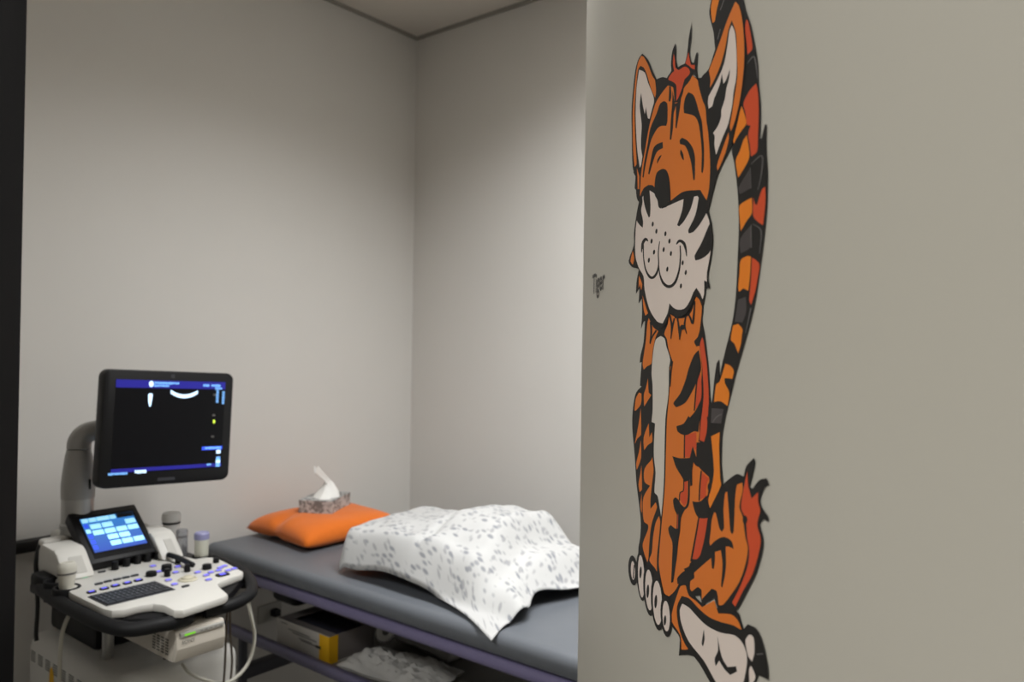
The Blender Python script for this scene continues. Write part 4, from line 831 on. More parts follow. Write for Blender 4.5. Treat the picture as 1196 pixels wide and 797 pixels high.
('black',[6303,15575,6289,15562,6263,15556,6235,15560,6215,15572,6212,15588,6226,15601,6253,15607,6281,15603,6300,15591]),
('black',[6473,15477,6460,15464,6435,15458,6408,15462,6389,15473,6386,15489,6400,15502,6425,15508,6452,15504,6470,15493]),
('black',[6238,15422,6224,15408,6197,15402,6169,15406,6149,15418,6146,15434,6161,15447,6187,15454,6216,15450,6235,15438]),
('black',[6541,15346,6528,15333,6504,15327,6477,15330,6459,15341,6456,15357,6469,15370,6494,15376,6520,15373,6538,15362]),
('black',[6402,15206,6388,15192,6363,15185,6336,15188,6317,15199,6314,15215,6328,15229,6353,15236,6381,15233,6399,15222]),
('black',[6984,15207,6972,15195,6950,15188,6927,15191,6911,15201,6908,15216,6920,15228,6942,15235,6965,15232,6981,15222]),
('black',[7095,15107,7083,15095,7062,15088,7039,15090,7024,15100,7021,15114,7033,15127,7054,15133,7077,15131,7092,15121]),
('black',[6933,14996,6921,14983,6899,14976,6875,14978,6859,14988,6856,15002,6868,15016,6891,15023,6914,15021,6930,15011])],
'nose':[
('black',[6075,16285,6166,16265,6246,16237,6291,16212,6329,16183,6357,16156,6388,16114,6414,16066,6434,16020,6447,15959,6455,15894,6460,15848,6416,15869,6371,15891,6352,15878,6324,15860,6292,15848,6237,15854,6183,15863,6150,15894,6117,15924,6096,15910,6066,15890,6045,15876,5994,15891,5943,15911,5922,15935,5906,15965,5884,15995,5843,16021,5792,16048,5759,16074,5742,16116,5736,16164,5743,16207,5760,16244,5788,16277,5834,16299,5903,16302,5993,16296])],
'body':[
('black',[4911,15340,4877,15306,4831,15257,4795,15207,4781,15156,4779,15105,4779,15068,4837,15084,4917,15106,4974,15121,4963,15068,4948,14994,4937,14941,4989,14956,5061,14976,5112,14991,5121,14944,5133,14876,5137,14810,5126,14746,5106,14681,5092,14636,5130,14658,5182,14689,5228,14713,5267,14720,5305,14725,5292,14658,5272,14564,5242,14481,5198,14429,5137,14378,5088,14332,5066,14299,5051,14265,5041,14241,5098,14247,5154,14253,5136,14194,5111,14110,5092,14043,5086,14017,5081,13992,5077,13975,5125,13973,5172,13971,5092,13951,4977,13922,4882,13891,4818,13853,4772,13811,4738,13768,4702,13712,4674,13650,4656,13588,4649,13531,4653,13474,4668,13419,4710,13333,4768,13235,4821,13137,4865,13029,4907,12917,4953,12815,5005,12738,5065,12662,5119,12592,5162,12530,5201,12468,5225,12407,5228,12352,5217,12294,5199,12234,5160,12169,5113,12101,5107,12043,5171,11975,5279,11910,5416,11865,5581,11853,5777,11858,5965,11863,6137,11862,6302,11862,6449,11861,6577,11860,6700,11859,6784,11859,6849,11902,6939,11962,7024,12020,7165,12116,7325,12225,7460,12328,7613,12461,7764,12604,7887,12737,7990,12877,8074,13017,8137,13135,8167,13207,8185,13277,8191,13344,8184,13408,8165,13471,8142,13534,8109,13616,8069,13705,8023,13787,7970,13853,7907,13918,7857,13979,7838,14024,7828,14070,7819,14116,7807,14163,7795,14209,7782,14255,7767,14297,7750,14339,7731,14381,7708,14433,7682,14489,7656,14539,7631,14576,7604,14613,7587,14649,7589,14680,7601,14711,7608,14742,7609,14779,7604,14817,7578,14853,7506,14890,7410,14926,7339,14951,7180,14934,6941,14909,6693,14885,6449,14867,6185,14850,5989,14837,5779,14962,5469,15145,5200,15292,5116,15313,4998,15329]),
('orange',[4939,15276,4997,15243,5074,15198,5125,15159,5121,15134,5094,15110,5072,15093,5051,15116,5021,15147,5000,15169,4962,15147,4925,15125,4929,15170,4935,15231]),
('orange',[5152,15028,5212,14982,5295,14920,5363,14868,5397,14845,5431,14822,5456,14806,5390,14795,5324,14783,5296,14801,5257,14828,5228,14856,5198,14912,5171,14979]),
('orange',[6229,14563,6260,14591,6318,14623,6368,14655,6394,14690,6412,14726,6432,14756,6458,14774,6491,14791,6515,14803,6556,14773,6613,14734,6653,14705,6754,14700,6891,14695,7012,14696,7102,14707,7180,14724,7239,14745,7284,14777,7317,14815,7344,14845,7371,14861,7396,14872,7435,14863,7489,14850,7528,14834,7547,14812,7555,14786,7557,14759,7554,14731,7545,14702,7535,14673,7526,14641,7515,14608,7501,14578,7485,14555,7464,14532,7439,14513,7403,14500,7359,14489,7334,14476,7347,14460,7379,14443,7403,14431,7462,14435,7520,14438,7539,14389,7565,14319,7579,14249,7572,14160,7554,14058,7542,13956,7534,13834,7532,13704,7558,13593,7632,13529,7736,13473,7811,13415,7838,13350,7839,13280,7820,13207,7762,13092,7676,12956,7592,12838,7532,12774,7458,12706,7392,12642,7355,12587,7324,12533,7279,12483,7212,12443,7121,12401,7037,12361,6967,12323,6900,12284,6859,12253,6870,12241,6908,12236,6923,12224,6891,12192,6834,12149,6772,12106,6701,12064,6621,12021,6563,11991,6506,11980,6427,11966,6373,11964,6291,12013,6204,12087,6141,12155,6125,12195,6126,12239,6134,12286,6164,12403,6208,12550,6249,12690,6284,12805,6320,12919,6346,13031,6358,13141,6363,13250,6367,13358,6374,13475,6381,13594,6394,13704,6418,13793,6449,13882,6474,13965,6486,14043,6493,14119,6497,14178,6493,14195,6488,14212,6494,14229,6553,14251,6593,14273,6555,14308,6487,14353,6427,14397,6394,14436,6368,14476,6340,14509,6301,14527,6252,14544]),
('orange',[5498,14751,5556,14721,5637,14681,5720,14646,5804,14625,5898,14607,5964,14594,5925,14574,5871,14545,5826,14515,5784,14473,5744,14424,5711,14376,5696,14329,5687,14281,5661,14245,5569,14226,5448,14211,5347,14187,5271,14168,5251,14185,5224,14209,5211,14235,5227,14276,5259,14325,5290,14373,5319,14419,5348,14464,5372,14510,5393,14571,5412,14639,5432,14692,5451,14714,5479,14736]),
('orange',[5500,14079,5510,14033,5525,13971,5549,13923,5610,13910,5677,13903,5576,13859,5432,13797,5325,13751,5313,13785,5298,13834,5298,13880,5326,13911,5370,13942,5410,13973,5445,14011,5477,14051]),
('orange',[5569,13582,5581,13538,5597,13477,5608,13434,5645,13454,5695,13483,5730,13503,5744,13476,5761,13438,5753,13404,5702,13383,5621,13363,5545,13341,5474,13312,5404,13281,5356,13259,5336,13294,5312,13346,5319,13400,5392,13466,5495,13535]),
('orange',[5763,13239,5786,13205,5817,13157,5835,13112,5829,13077,5811,13041,5793,13004,5764,12934,5731,12850,5707,12779,5704,12736,5709,12696,5714,12668,5785,12704,5882,12752,5950,12787,5974,12778,6004,12764,6012,12745,5963,12695,5886,12630,5819,12568,5781,12524,5751,12480,5728,12437,5707,12388,5691,12337,5678,12286,5666,12227,5657,12167,5646,12119,5622,12086,5598,12059,5542,12075,5463,12099,5400,12124,5365,12146,5343,12171,5349,12203,5422,12272,5527,12354,5602,12417,5617,12440,5618,12460,5598,12472,5502,12464,5406,12458,5367,12481,5341,12517,5327,12556,5316,12607,5317,12665,5353,12726,5452,12794,5582,12864,5674,12912,5591,12907,5476,12901,5396,12908,5359,12944,5353,12997,5387,13051,5485,13105,5620,13159,5719,13200,5748,13222]),
('orange',[5034,13893,5102,13890,5168,13887,5172,13855,5174,13810,5148,13767,5067,13730,4954,13694,4862,13667,4786,13661,4799,13701,4819,13757,4852,13807,4907,13840,4981,13871]),
('orange',[5141,13717,5160,13629,5182,13508,5180,13414,5102,13384,4992,13352,4928,13321,4866,13286,4823,13261,4854,13296,4898,13347,4939,13397,4978,13447,5017,13499,5052,13550,5087,13611,5119,13673]),
('orange',[5165,13353,5183,13298,5204,13222,5197,13149,5134,13088,5039,13023,4967,12975,4951,12993,4931,13018,4928,13046,4967,13093,5027,13148,5079,13203,5116,13259,5145,13314]),
('orange',[5221,13068,5240,12990,5265,12882,5270,12798,5216,12771,5147,12746,5123,12765,5090,12792,5075,12823,5093,12864,5129,12912,5162,12957,5185,12998,5206,13040]),
('orange',[5250,12755,5258,12687,5270,12594,5278,12527,5251,12541,5215,12562,5195,12588,5205,12642,5231,12708]),
('orange',[6112,12677,6130,12665,6154,12648,6167,12628,6161,12581,6144,12521,6124,12459,6098,12390,6069,12314,6048,12245,6044,12184,6047,12126,6050,12085,6009,12091,5951,12097,5865,12096,5759,12094,5693,12104,5708,12135,5764,12178,5807,12217,5825,12271,5836,12332,5854,12394,5884,12456,5921,12519,5963,12573,6010,12611,6069,12650]),
('belly',[6082,14541,6165,14530,6250,14513,6282,14490,6305,14461,6330,14433,6386,14392,6450,14346,6490,14305,6487,14276,6463,14248,6447,14219,6446,14146,6448,14055,6440,13963,6405,13876,6359,13787,6327,13698,6313,13535,6309,13344,6305,13186,6301,13110,6294,13034,6282,12957,6257,12861,6227,12761,6205,12691,6186,12711,6160,12741,6133,12770,6105,12805,6075,12842,6039,12870,5991,12875,5926,12875,5889,12884,5894,12942,5920,13022,5933,13095,5912,13144,5876,13192,5848,13242,5837,13295,5835,13350,5838,13405,5850,13478,5866,13556,5879,13611,5794,13612,5707,13612,5723,13650,5744,13703,5757,13756,5755,13839,5746,13936,5733,14018,5714,14059,5688,14100,5675,14142,5689,14217,5717,14304,5748,14378,5774,14424,5810,14470,5858,14505,5927,14522,6017,14534]),
('black',[7493,14467,7510,14428,7534,14371,7560,14308,7582,14249,7602,14195,7621,14142,7636,14089,7641,14035,7634,13981,7617,13924,7596,13868,7576,13814,7558,13759,7538,13702,7521,13652,7508,13617,7554,13621,7566,13656,7584,13706,7603,13762,7621,13817,7640,13871,7661,13926,7678,13983,7686,14038,7680,14091,7666,14145,7646,14198,7627,14251,7606,14310,7582,14373,7560,14429,7544,14468]),
('red',[7583,14511,7560,14495,7529,14471,7515,14446,7532,14390,7565,14320,7594,14250,7616,14176,7634,14100,7644,14035,7642,13999,7634,13963,7624,13926,7609,13883,7590,13837,7575,13792,7562,13735,7551,13677,7543,13635,7608,13634,7672,13633,7692,13656,7720,13690,7741,13723,7753,13763,7761,13808,7769,13852,7780,13898,7791,13944,7793,13990,7780,14074,7756,14172,7734,14254,7721,14289,7704,14324,7686,14360,7664,14402,7640,14447,7619,14482,7601,14498]),
('black',[7742,13850,7749,13834,7758,13813,7767,13787,7770,13761,7766,13730,7757,13694,7746,13661,7740,13638,7768,13641,7775,13664,7785,13697,7794,13733,7798,13764,7795,13791,7787,13816,7777,13838,7771,13853]),
('black',[7483,14248,7469,14226,7450,14195,7429,14156,7410,14111,7392,14053,7375,13981,7359,13914,7349,13868,7391,13871,7402,13917,7417,13983,7434,14054,7452,14112,7471,14156,7491,14195,7510,14225,7523,14247]),
('red',[7504,14214,7490,14185,7469,14143,7452,14101,7433,14029,7415,13946,7401,13887,7446,13907,7508,13935,7554,13964,7575,13993,7582,14024,7583,14054,7579,14097,7568,14146,7555,14183,7531,14201]),
('red',[7088,13620,7196,13642,7339,13670,7440,13690,7442,13644,7445,13581,7447,13535,7405,13536,7347,13538,7304,13539,7293,13513,7278,13477,7267,13451,7212,13443,7136,13432,7080,13424,7082,13482,7085,13562]),
('black',[7041,13639,7041,13592,7041,13525,7041,13457,7040,13411,7084,13417,7085,13463,7085,13530,7085,13597,7085,13643]),
('black',[7197,13257,7198,13215,7200,13154,7199,13091,7188,13042,7165,13011,7136,12990,7106,12976,7089,12970,7076,12967,7040,12967,7000,12970,6969,12971,6925,12951,6950,12948,6989,12943,7039,12941,7104,12950,7158,12970,7200,12991,7234,13018,7255,13052,7263,13102,7262,13165,7257,13225,7253,13266]),
('red',[7084,13215,7128,13218,7171,13222,7177,13170,7184,13099,7179,13041,7155,13019,7113,12994,7081,12976,7041,12983,6984,12993,6945,13008,6940,13033,6952,13062,6962,13083,7016,13098,7068,13113,7073,13143,7079,13184]),
('black',[7035,13214,7037,13194,7039,13165,7038,13135,7029,13112,7011,13101,6983,13094,6944,13083,6911,13067,6898,13047,6895,13025,6895,13005,6895,12991,6935,12998,6935,13012,6934,13032,6938,13054,6948,13070,6965,13079,6996,13086,7037,13098,7066,13116,7076,13142,7077,13172,7075,13201,7073,13221]),
('red',[7629,13372,7689,13367,7770,13360,7828,13355,7808,13336,7780,13309,7760,13282,7751,13248,7748,13212,7747,13186,7700,13172,7633,13152,7584,13137,7587,13167,7592,13210,7599,13254,7609,13298,7620,13341]),
('black',[7586,13380,7578,13355,7568,13320,7557,13280,7548,13243,7543,13208,7539,13171,7536,13139,7534,13116,7574,13124,7576,13146,7579,13178,7583,13214,7589,13249,7597,13286,7608,13325,7618,13361,7625,13385]),
('red',[7568,12985,7639,13000,7736,13021,7804,13036,7794,13005,7778,12960,7759,12914,7724,12847,7681,12770,7638,12706,7610,12676,7570,12645,7525,12618,7471,12599,7408,12584,7363,12574,7370,12592,7380,12616,7392,12642,7423,12697,7462,12766,7497,12830,7525,12888,7550,12945]),
('black',[7532,12978,7519,12951,7499,12912,7477,12866,7454,12821,7429,12774,7402,12723,7375,12674,7353,12633,7335,12600,7321,12573,7310,12552,7302,12536,7355,12548,7364,12563,7377,12585,7392,12612,7410,12645,7431,12686,7456,12734,7482,12784,7505,12831,7526,12875,7547,12920,7565,12959,7577,12986]),
('black',[7821,13048,7808,13018,7791,12975,7769,12925,7746,12878,7717,12829,7682,12776,7649,12727,7626,12692,7744,12716,7764,12749,7793,12796,7825,12849,7850,12898,7868,12944,7883,12992,7894,13034,7902,13063]),
('black',[7486,14402,7505,14372,7530,14329,7550,14292,7558,14271,7562,14249,7555,14227,7525,14195,7481,14159,7430,14122,7358,14073,7271,14019,7191,13973,7144,13949,7088,13925,7021,13904,6928,13883,6823,13864,6746,13851,6695,13862,6647,13876,6652,13890,6678,13903,6740,13928,6821,13959,6889,13990,6952,14030,7011,14075,7063,14118,7104,14159,7139,14199,7179,14239,7230,14281,7285,14322,7339,14356,7388,14374,7445,14391]),
('black',[7564,13975,7575,13956,7590,13929,7595,13902,7580,13866,7554,13826,7531,13787,7519,13754,7509,13720,7502,13697,7445,13696,7370,13690,7309,13675,7240,13654,7173,13638,7117,13628,7057,13621,6999,13618,6932,13618,6864,13622,6811,13629,6785,13644,6775,13662,6771,13675,6844,13687,6943,13704,7029,13725,7094,13754,7149,13787,7185,13810,7207,13803,7228,13797,7273,13814,7335,13838,7389,13863,7453,13902,7519,13945]),
('black',[6631,13369,6707,13374,6814,13380,6920,13390,7039,13407,7161,13426,7245,13440,7259,13458,7279,13484,7297,13508,7319,13534,7336,13554,7354,13542,7380,13525,7406,13507,7455,13473,7513,13432,7554,13404,7500,13401,7437,13401,7396,13410,7369,13420,7358,13399,7342,13369,7332,13340,7333,13296,7339,13248,7344,13214,7309,13202,7273,13191,7269,13209,7264,13234,7259,13252,7228,13240,7185,13224,7130,13210,7085,13199,7054,13208,7010,13221,6964,13234,6904,13248,6836,13265,6775,13284,6718,13313,6667,13346]),
('black',[7454,13603,7571,13618,7726,13638,7834,13652,7843,13636,7857,13613,7874,13591,7903,13569,7937,13546,7961,13521,7972,13488,7974,13452,7961,13421,7924,13400,7869,13380,7827,13366,7795,13369,7749,13374,7702,13380,7649,13385,7591,13392,7541,13402,7503,13416,7473,13434,7456,13455,7449,13503,7451,13561]),
('black',[7345,13074,7392,13080,7451,13089,7527,13104,7602,13124,7661,13151,7721,13182,7763,13203,7780,13186,7802,13162,7823,13138,7842,13115,7859,13091,7863,13070,7841,13046,7790,13023,7719,13004,7629,12985,7550,12974,7498,12976,7459,12987,7429,13001,7395,13024,7365,13053]),
('black',[7911,13300,7910,13292,7906,13284,7890,13270,7866,13259,7840,13254,7815,13256,7798,13265,7793,13271,7791,13279,7792,13287,7796,13295,7813,13310,7837,13321,7864,13326,7888,13323,7905,13314,7909,13308]),
('black',[7814,13372,7830,13357,7855,13336,7875,13312,7880,13288,7860,13262,7824,13232,7784,13204,7757,13184,7790,13185,7817,13205,7857,13233,7895,13265,7916,13294,7913,13320,7895,13345,7873,13367,7859,13383]),
('black',[7984,13028,7978,13013,7961,12999,7936,12987,7908,12980,7882,12980,7864,12987,7857,12999,7863,13014,7880,13029,7906,13040,7934,13046,7959,13046,7977,13039]),
('black',[6679,12956,6722,12980,6774,12999,6826,12999,6884,12996,6925,12985,6967,12969,7008,12958,7068,12957,7120,12959,7080,12930,7025,12890,6983,12850,6966,12809,6961,12767,6953,12724,6933,12680,6909,12635,6889,12590,6876,12546,6867,12504,6855,12461,6836,12415,6814,12369,6792,12323,6772,12272,6751,12221,6729,12182,6691,12165,6648,12150,6656,12223,6667,12325,6674,12412,6680,12460,6684,12506,6674,12544,6640,12565,6589,12580,6547,12596,6526,12611,6511,12628,6511,12646,6557,12674,6609,12697,6671,12698,6741,12699,6783,12704,6817,12709,6824,12747,6833,12799,6829,12841,6805,12855,6764,12866,6732,12878,6705,12903,6684,12931]),
('red',[6878,12867,6867,12720,6848,12724,6854,12846]),
('black',[5557,14706,5566,14686,5579,14656,5590,14624,5594,14593,5590,14561,5578,14525,5565,14493,5559,14471,5601,14469,5620,14491,5646,14522,5670,14557,5686,14590,5685,14622,5676,14655,5665,14684,5658,14705]),
('black',[5851,14611,5815,14598,5761,14580,5703,14559,5655,14538,5623,14517,5598,14495,5580,14475,5568,14462,5610,14459,5627,14472,5651,14491,5680,14512,5716,14531,5764,14550,5823,14570,5879,14587,5918,14599]),
('black',[6405,14764,6424,14741,6455,14710,6484,14675,6500,14642,6508,14607,6505,14568,6499,14533,6497,14508,6531,14507,6544,14531,6562,14566,6577,14605,6580,14641,6557,14676,6521,14712,6484,14743,6458,14765]),
('black',[6611,14708,6595,14690,6573,14665,6549,14637,6529,14610,6517,14582,6508,14553,6501,14526,6497,14508,6530,14507,6541,14525,6555,14550,6571,14579,6589,14606,6607,14632,6628,14661,6649,14686,6662,14703]),
('black',[6724,14718,6734,14696,6751,14666,6768,14632,6781,14601,6798,14572,6813,14542,6825,14515,6836,14496,6861,14496,6863,14515,6862,14541,6860,14572,6855,14602,6836,14633,6813,14666,6791,14697,6774,14718]),
('black',[7032,14708,7020,14694,7002,14675,6987,14652,6982,14629,7001,14606,7030,14582,7060,14562,7081,14548,7103,14549,7092,14564,7072,14585,7054,14607,7047,14628,7048,14648,7058,14670,7070,14690,7078,14704]),
('black',[7034,14608,7025,14598,7001,14591,6965,14587,6925,14588,6888,14593,6862,14602,6852,14613,6861,14623,6886,14631,6922,14635,6963,14633,6999,14628,7024,14619]),
('black',[7106,14732,7120,14723,7142,14710,7165,14695,7185,14682,7203,14667,7221,14650,7240,14635,7310,14630,7326,14646,7335,14670,7343,14697,7349,14724,7354,14752,7359,14782,7362,14810,7363,14829,7325,14832,7320,14813,7313,14785,7304,14755,7295,14728,7286,14701,7275,14674,7264,14651,7255,14642,7296,14642,7281,14653,7263,14671,7242,14686,7217,14700,7190,14715,7165,14727,7147,14736]),
('black',[6865,14602,6859,14580,6848,14549,6836,14518,6830,14497,6861,14495,6875,14516,6894,14547,6912,14577,6926,14598]),
('black',[6569,14290,6555,14271,6536,14244,6516,14212,6501,14179,6498,14141,6499,14100,6502,14061,6505,14035,6532,14036,6537,14063,6543,14101,6550,14143,6561,14179,6573,14212,6589,14243,6605,14270,6615,14289]),
('black',[7141,12403,7173,12416,7222,12435,7275,12457,7320,12479,7349,12500,7366,12517,7375,12530,7382,12539,7304,12523,7297,12514,7288,12502,7276,12489,7261,12479,7232,12465,7187,12446,7140,12428,7106,12415])],
'toe':[
('black',[5116,11831,5122,11779,5102,11725,5057,11673,4992,11628,4912,11595,4824,11577,4737,11576,4659,11593,4599,11627,4564,11673,4557,11728,4580,11786,4629,11840,4699,11885,4783,11916,4872,11931,4956,11928,5029,11909,5084,11876]),
('white',[4972,11790,4974,11753,4961,11716,4935,11683,4898,11659,4855,11646,4811,11646,4770,11660,4739,11685,4721,11718,4718,11756,4732,11794,4759,11827,4797,11851,4841,11863,4885,11862,4924,11848,4954,11823]),
('black',[4893,11835,4883,11799,4869,11747,4854,11694,4844,11658,4904,11675,4914,11710,4928,11763,4943,11815,4952,11851])],
'toe.001':[
('black',[5560,11893,5577,11813,5568,11734,5535,11663,5481,11607,5409,11570,5327,11557,5243,11570,5163,11608,5098,11668,5053,11744,5035,11828,5045,11912,5081,11986,5141,12043,5217,12077,5301,12085,5385,12067,5460,12026,5520,11966]),
('white',[5478,11869,5489,11790,5478,11716,5448,11653,5402,11610,5344,11592,5283,11601,5224,11637,5175,11696,5144,11771,5133,11852,5144,11930,5176,11994,5225,12036,5284,12051,5345,12039,5403,12001,5449,11942]),
('black',[5338,11871,5324,11833,5297,11800,5263,11781,5233,11781,5213,11801,5211,11834,5225,11873,5253,11906,5287,11925,5317,11924,5336,11904])],
'toe.002':[
('black',[5996,11877,6009,11797,5996,11717,5957,11643,5895,11583,5816,11542,5726,11525,5634,11534,5549,11569,5480,11627,5435,11703,5419,11788,5435,11874,5479,11951,5547,12012,5632,12049,5724,12061,5814,12046,5894,12008,5956,11949]),
('white',[5910,11850,5916,11778,5900,11707,5863,11647,5809,11602,5744,11581,5675,11584,5612,11613,5562,11665,5531,11733,5524,11808,5542,11882,5582,11944,5639,11987,5706,12006,5773,11999,5834,11968,5882,11916]),
('black',[5725,11779,5711,11738,5682,11701,5647,11680,5615,11680,5595,11701,5592,11737,5607,11780,5636,11816,5671,11837,5703,11836,5723,11815])],
'toe.003':[
('black',[6392,11872,6405,11791,6390,11709,6350,11633,6286,11571,6205,11528,6114,11509,6021,11516,5935,11551,5867,11609,5822,11686,5808,11773,5824,11861,5870,11941,5941,12003,6027,12043,6120,12056,6211,12042,6291,12004,6353,11945]),
('white',[6314,11847,6320,11772,6301,11698,6260,11634,6202,11587,6133,11562,6061,11564,5994,11592,5941,11645,5910,11715,5904,11793,5924,11870,5968,11936,6030,11982,6101,12004,6173,11998,6237,11967,6286,11914]),
('black',[6105,11792,6091,11752,6063,11717,6030,11696,5998,11695,5979,11715,5975,11750,5990,11790,6018,11825,6052,11846,6083,11846,6102,11826])],
'toe.004':[
('black',[6707,11848,6715,11789,6700,11728,6666,11671,6614,11624,6549,11590,6477,11573,6405,11576,6340,11599,6289,11639,6257,11694,6249,11757,6265,11821,6303,11880,6359,11928,6427,11960,6500,11973,6571,11967,6632,11942,6679,11901]),
('white',[6632,11823,6635,11773,6620,11723,6589,11678,6546,11645,6495,11627,6443,11626,6396,11643,6360,11676,6339,11722,6337,11774,6353,11826,6386,11871,6431,11904,6482,11920,6533,11919,6579,11901,6613,11867]),
('black',[6494,11733,6484,11704,6462,11678,6435,11662,6410,11660,6394,11673,6391,11697,6402,11726,6424,11753,6451,11769,6475,11770,6491,11757])],
'hind_leg':[
('black',[7895,13084,7933,13138,7984,13194,8035,13244,8072,13282,8114,13320,8170,13357,8275,13408,8400,13462,8502,13500,8560,13508,8617,13508,8657,13507,8667,13528,8682,13559,8709,13589,8758,13619,8817,13648,8858,13668,8867,13660,8879,13648,8883,13635,8855,13580,8814,13509,8784,13456,8812,13456,8839,13455,8872,13478,8919,13509,8966,13535,9012,13550,9062,13561,9096,13568,9112,13557,9132,13541,9147,13530,9109,13522,9070,13508,9038,13478,9006,13440,8986,13407,8989,13389,9004,13374,9025,13360,9058,13348,9097,13337,9127,13327,9136,13316,9140,13303,9141,13293,9115,13293,9079,13292,9052,13292,9030,13279,9000,13259,8984,13241,8995,13222,9019,13201,9038,13180,9048,13155,9053,13127,9048,13098,9022,13042,8981,12973,8933,12904,8878,12841,8812,12774,8747,12710,8689,12651,8628,12589,8570,12538,8530,12509,8481,12480,8424,12454,8333,12423,8225,12392,8146,12369,8107,12390,8053,12418,8013,12439,7921,12392,7791,12326,7692,12276,7673,12294,7647,12319,7627,12337,7546,12309,7432,12270,7346,12240,7316,12259,7274,12286,7243,12306,7143,12280,7000,12243,6892,12215,6884,12233,6875,12250,6974,12294,7109,12355,7227,12411,7305,12456,7373,12500,7437,12542,7525,12600,7619,12662,7697,12721,7762,12782,7817,12844,7857,12902,7874,12963,7879,13024]),
('orange',[8632,13460,8638,13447,8645,13427,8645,13407,8622,13367,8590,13318,8574,13277,8589,13257,8621,13241,8646,13223,8668,13181,8689,13131,8709,13089,8729,13068,8752,13048,8763,13024,8757,12988,8740,12945,8716,12900,8684,12851,8645,12799,8599,12747,8545,12697,8482,12645,8418,12594,8354,12545,8286,12495,8227,12456,8178,12437,8133,12425,8121,12451,8103,12488,8076,12513,8038,12511,7983,12501,7943,12492,7893,12460,7822,12415,7761,12376,7712,12343,7675,12317,7676,12341,7674,12375,7662,12398,7607,12395,7549,12385,7485,12351,7395,12303,7328,12268,7322,12294,7315,12331,7324,12365,7359,12387,7412,12410,7450,12432,7452,12450,7441,12468,7447,12489,7497,12527,7567,12571,7637,12615,7717,12665,7801,12717,7863,12758,7885,12777,7900,12795,7907,12811,7891,12826,7873,12841,7878,12869,7890,12905,7901,12940,7908,12973,7915,13006,7925,13035,7937,13056,7955,13078,7976,13101,8022,13142,8078,13190,8133,13234,8176,13266,8224,13297,8275,13326,8330,13354,8389,13379,8449,13403,8516,13425,8585,13446]),
('black',[8047,13224,8077,13265,8114,13310,8170,13353,8275,13407,8400,13462,8502,13500,8556,13508,8611,13507,8648,13505,8647,13495,8643,13480,8632,13466,8588,13452,8542,13438,8518,13420,8506,13401,8496,13372,8487,13337,8481,13302,8475,13228,8469,13139,8462,13072,8445,13055,8424,13041,8402,13049,8381,13061,8367,13102,8353,13158,8339,13210,8326,13255,8312,13300,8303,13332,8279,13329,8254,13326,8243,13289,8228,13237,8219,13185,8224,13135,8235,13085,8239,13046,8214,13023,8184,13004,8157,13007,8129,13014,8097,13043,8061,13083,8029,13112,8002,13115,7974,13114,7991,13142,8017,13183]),
('black',[7827,12783,7902,12827,7977,12871,8049,12908,8113,12935,8182,12961,8247,12979,8311,12989,8371,12992,8417,12989,8442,12976,8455,12958,8463,12944,8432,12942,8389,12938,8350,12934,8311,12923,8281,12913,8286,12878,8293,12828,8296,12781,8291,12750,8282,12716,8269,12683,8251,12648,8229,12611,8214,12585,8195,12583,8180,12585,8188,12633,8204,12699,8211,12758,8200,12796,8180,12832,8165,12857,8123,12842,8063,12821,8020,12806,8022,12789,8024,12764,8023,12739,8015,12712,8003,12684,7995,12664,7971,12659,7950,12658,7938,12679,7928,12710,7922,12732,7866,12703,7784,12660,7702,12616,7613,12568,7520,12517,7453,12481,7421,12487,7377,12495,7345,12502,7485,12584,7673,12694]),
('red',[8734,13555,8738,13530,8743,13494,8755,13460,8777,13431,8805,13403,8825,13384,8861,13404,8910,13431,8945,13450,8946,13432,8946,13406,8951,13383,8964,13366,8981,13351,8989,13333,8981,13313,8965,13291,8951,13270,8943,13252,8937,13235,8939,13219,8957,13201,8983,13181,9001,13160,9004,13136,8999,13110,8988,13082,8959,13025,8917,12955,8867,12885,8809,12824,8737,12760,8670,12698,8613,12640,8556,12580,8516,12538,8494,12540,8465,12543,8443,12546,8487,12587,8549,12646,8604,12702,8659,12764,8713,12830,8754,12888,8776,12933,8788,12976,8791,13014,8781,13043,8761,13069,8744,13097,8736,13129,8731,13162,8723,13190,8711,13208,8694,13224,8676,13239,8657,13248,8635,13257,8619,13268,8614,13283,8615,13300,8619,13317,8637,13363,8662,13420,8685,13469,8702,13501,8721,13533]),
('black',[8746,13220,8745,13213,8742,13206,8729,13193,8710,13183,8688,13178,8668,13179,8654,13186,8650,13192,8649,13198,8650,13205,8653,13213,8666,13226,8686,13236,8708,13241,8727,13239,8741,13232,8745,13226])],
'foot':[
('black',[7157,12311,7086,12276,6983,12226,6888,12174,6800,12119,6717,12059,6663,12006,6622,11922,6603,11831,6625,11765,6715,11749,6847,11754,6947,11757,6974,11752,6994,11743,7003,11730,6998,11683,6985,11622,6974,11577,7066,11617,7194,11670,7316,11716,7427,11751,7534,11781,7624,11797,7722,11801,7818,11794,7904,11786,7975,11776,8041,11764,8107,11758,8167,11758,8234,11764,8315,11785,8426,11829,8550,11887,8652,11942,8720,11990,8773,12038,8820,12082,8866,12117,8912,12153,8949,12183,8969,12206,8984,12227,8994,12242,9049,12256,9122,12274,9174,12287,9171,12310,9167,12342,9158,12371,9133,12411,9100,12455,9064,12490,9031,12510,8989,12526,8943,12534,8890,12528,8827,12515,8780,12505,8755,12487,8721,12461,8696,12442,8683,12451,8665,12465,8645,12478,8625,12496,8600,12515,8552,12519,8464,12498,8348,12460,8228,12423,8055,12379,7850,12329,7667,12292,7547,12283,7445,12288,7354,12295,7280,12300,7208,12306]),
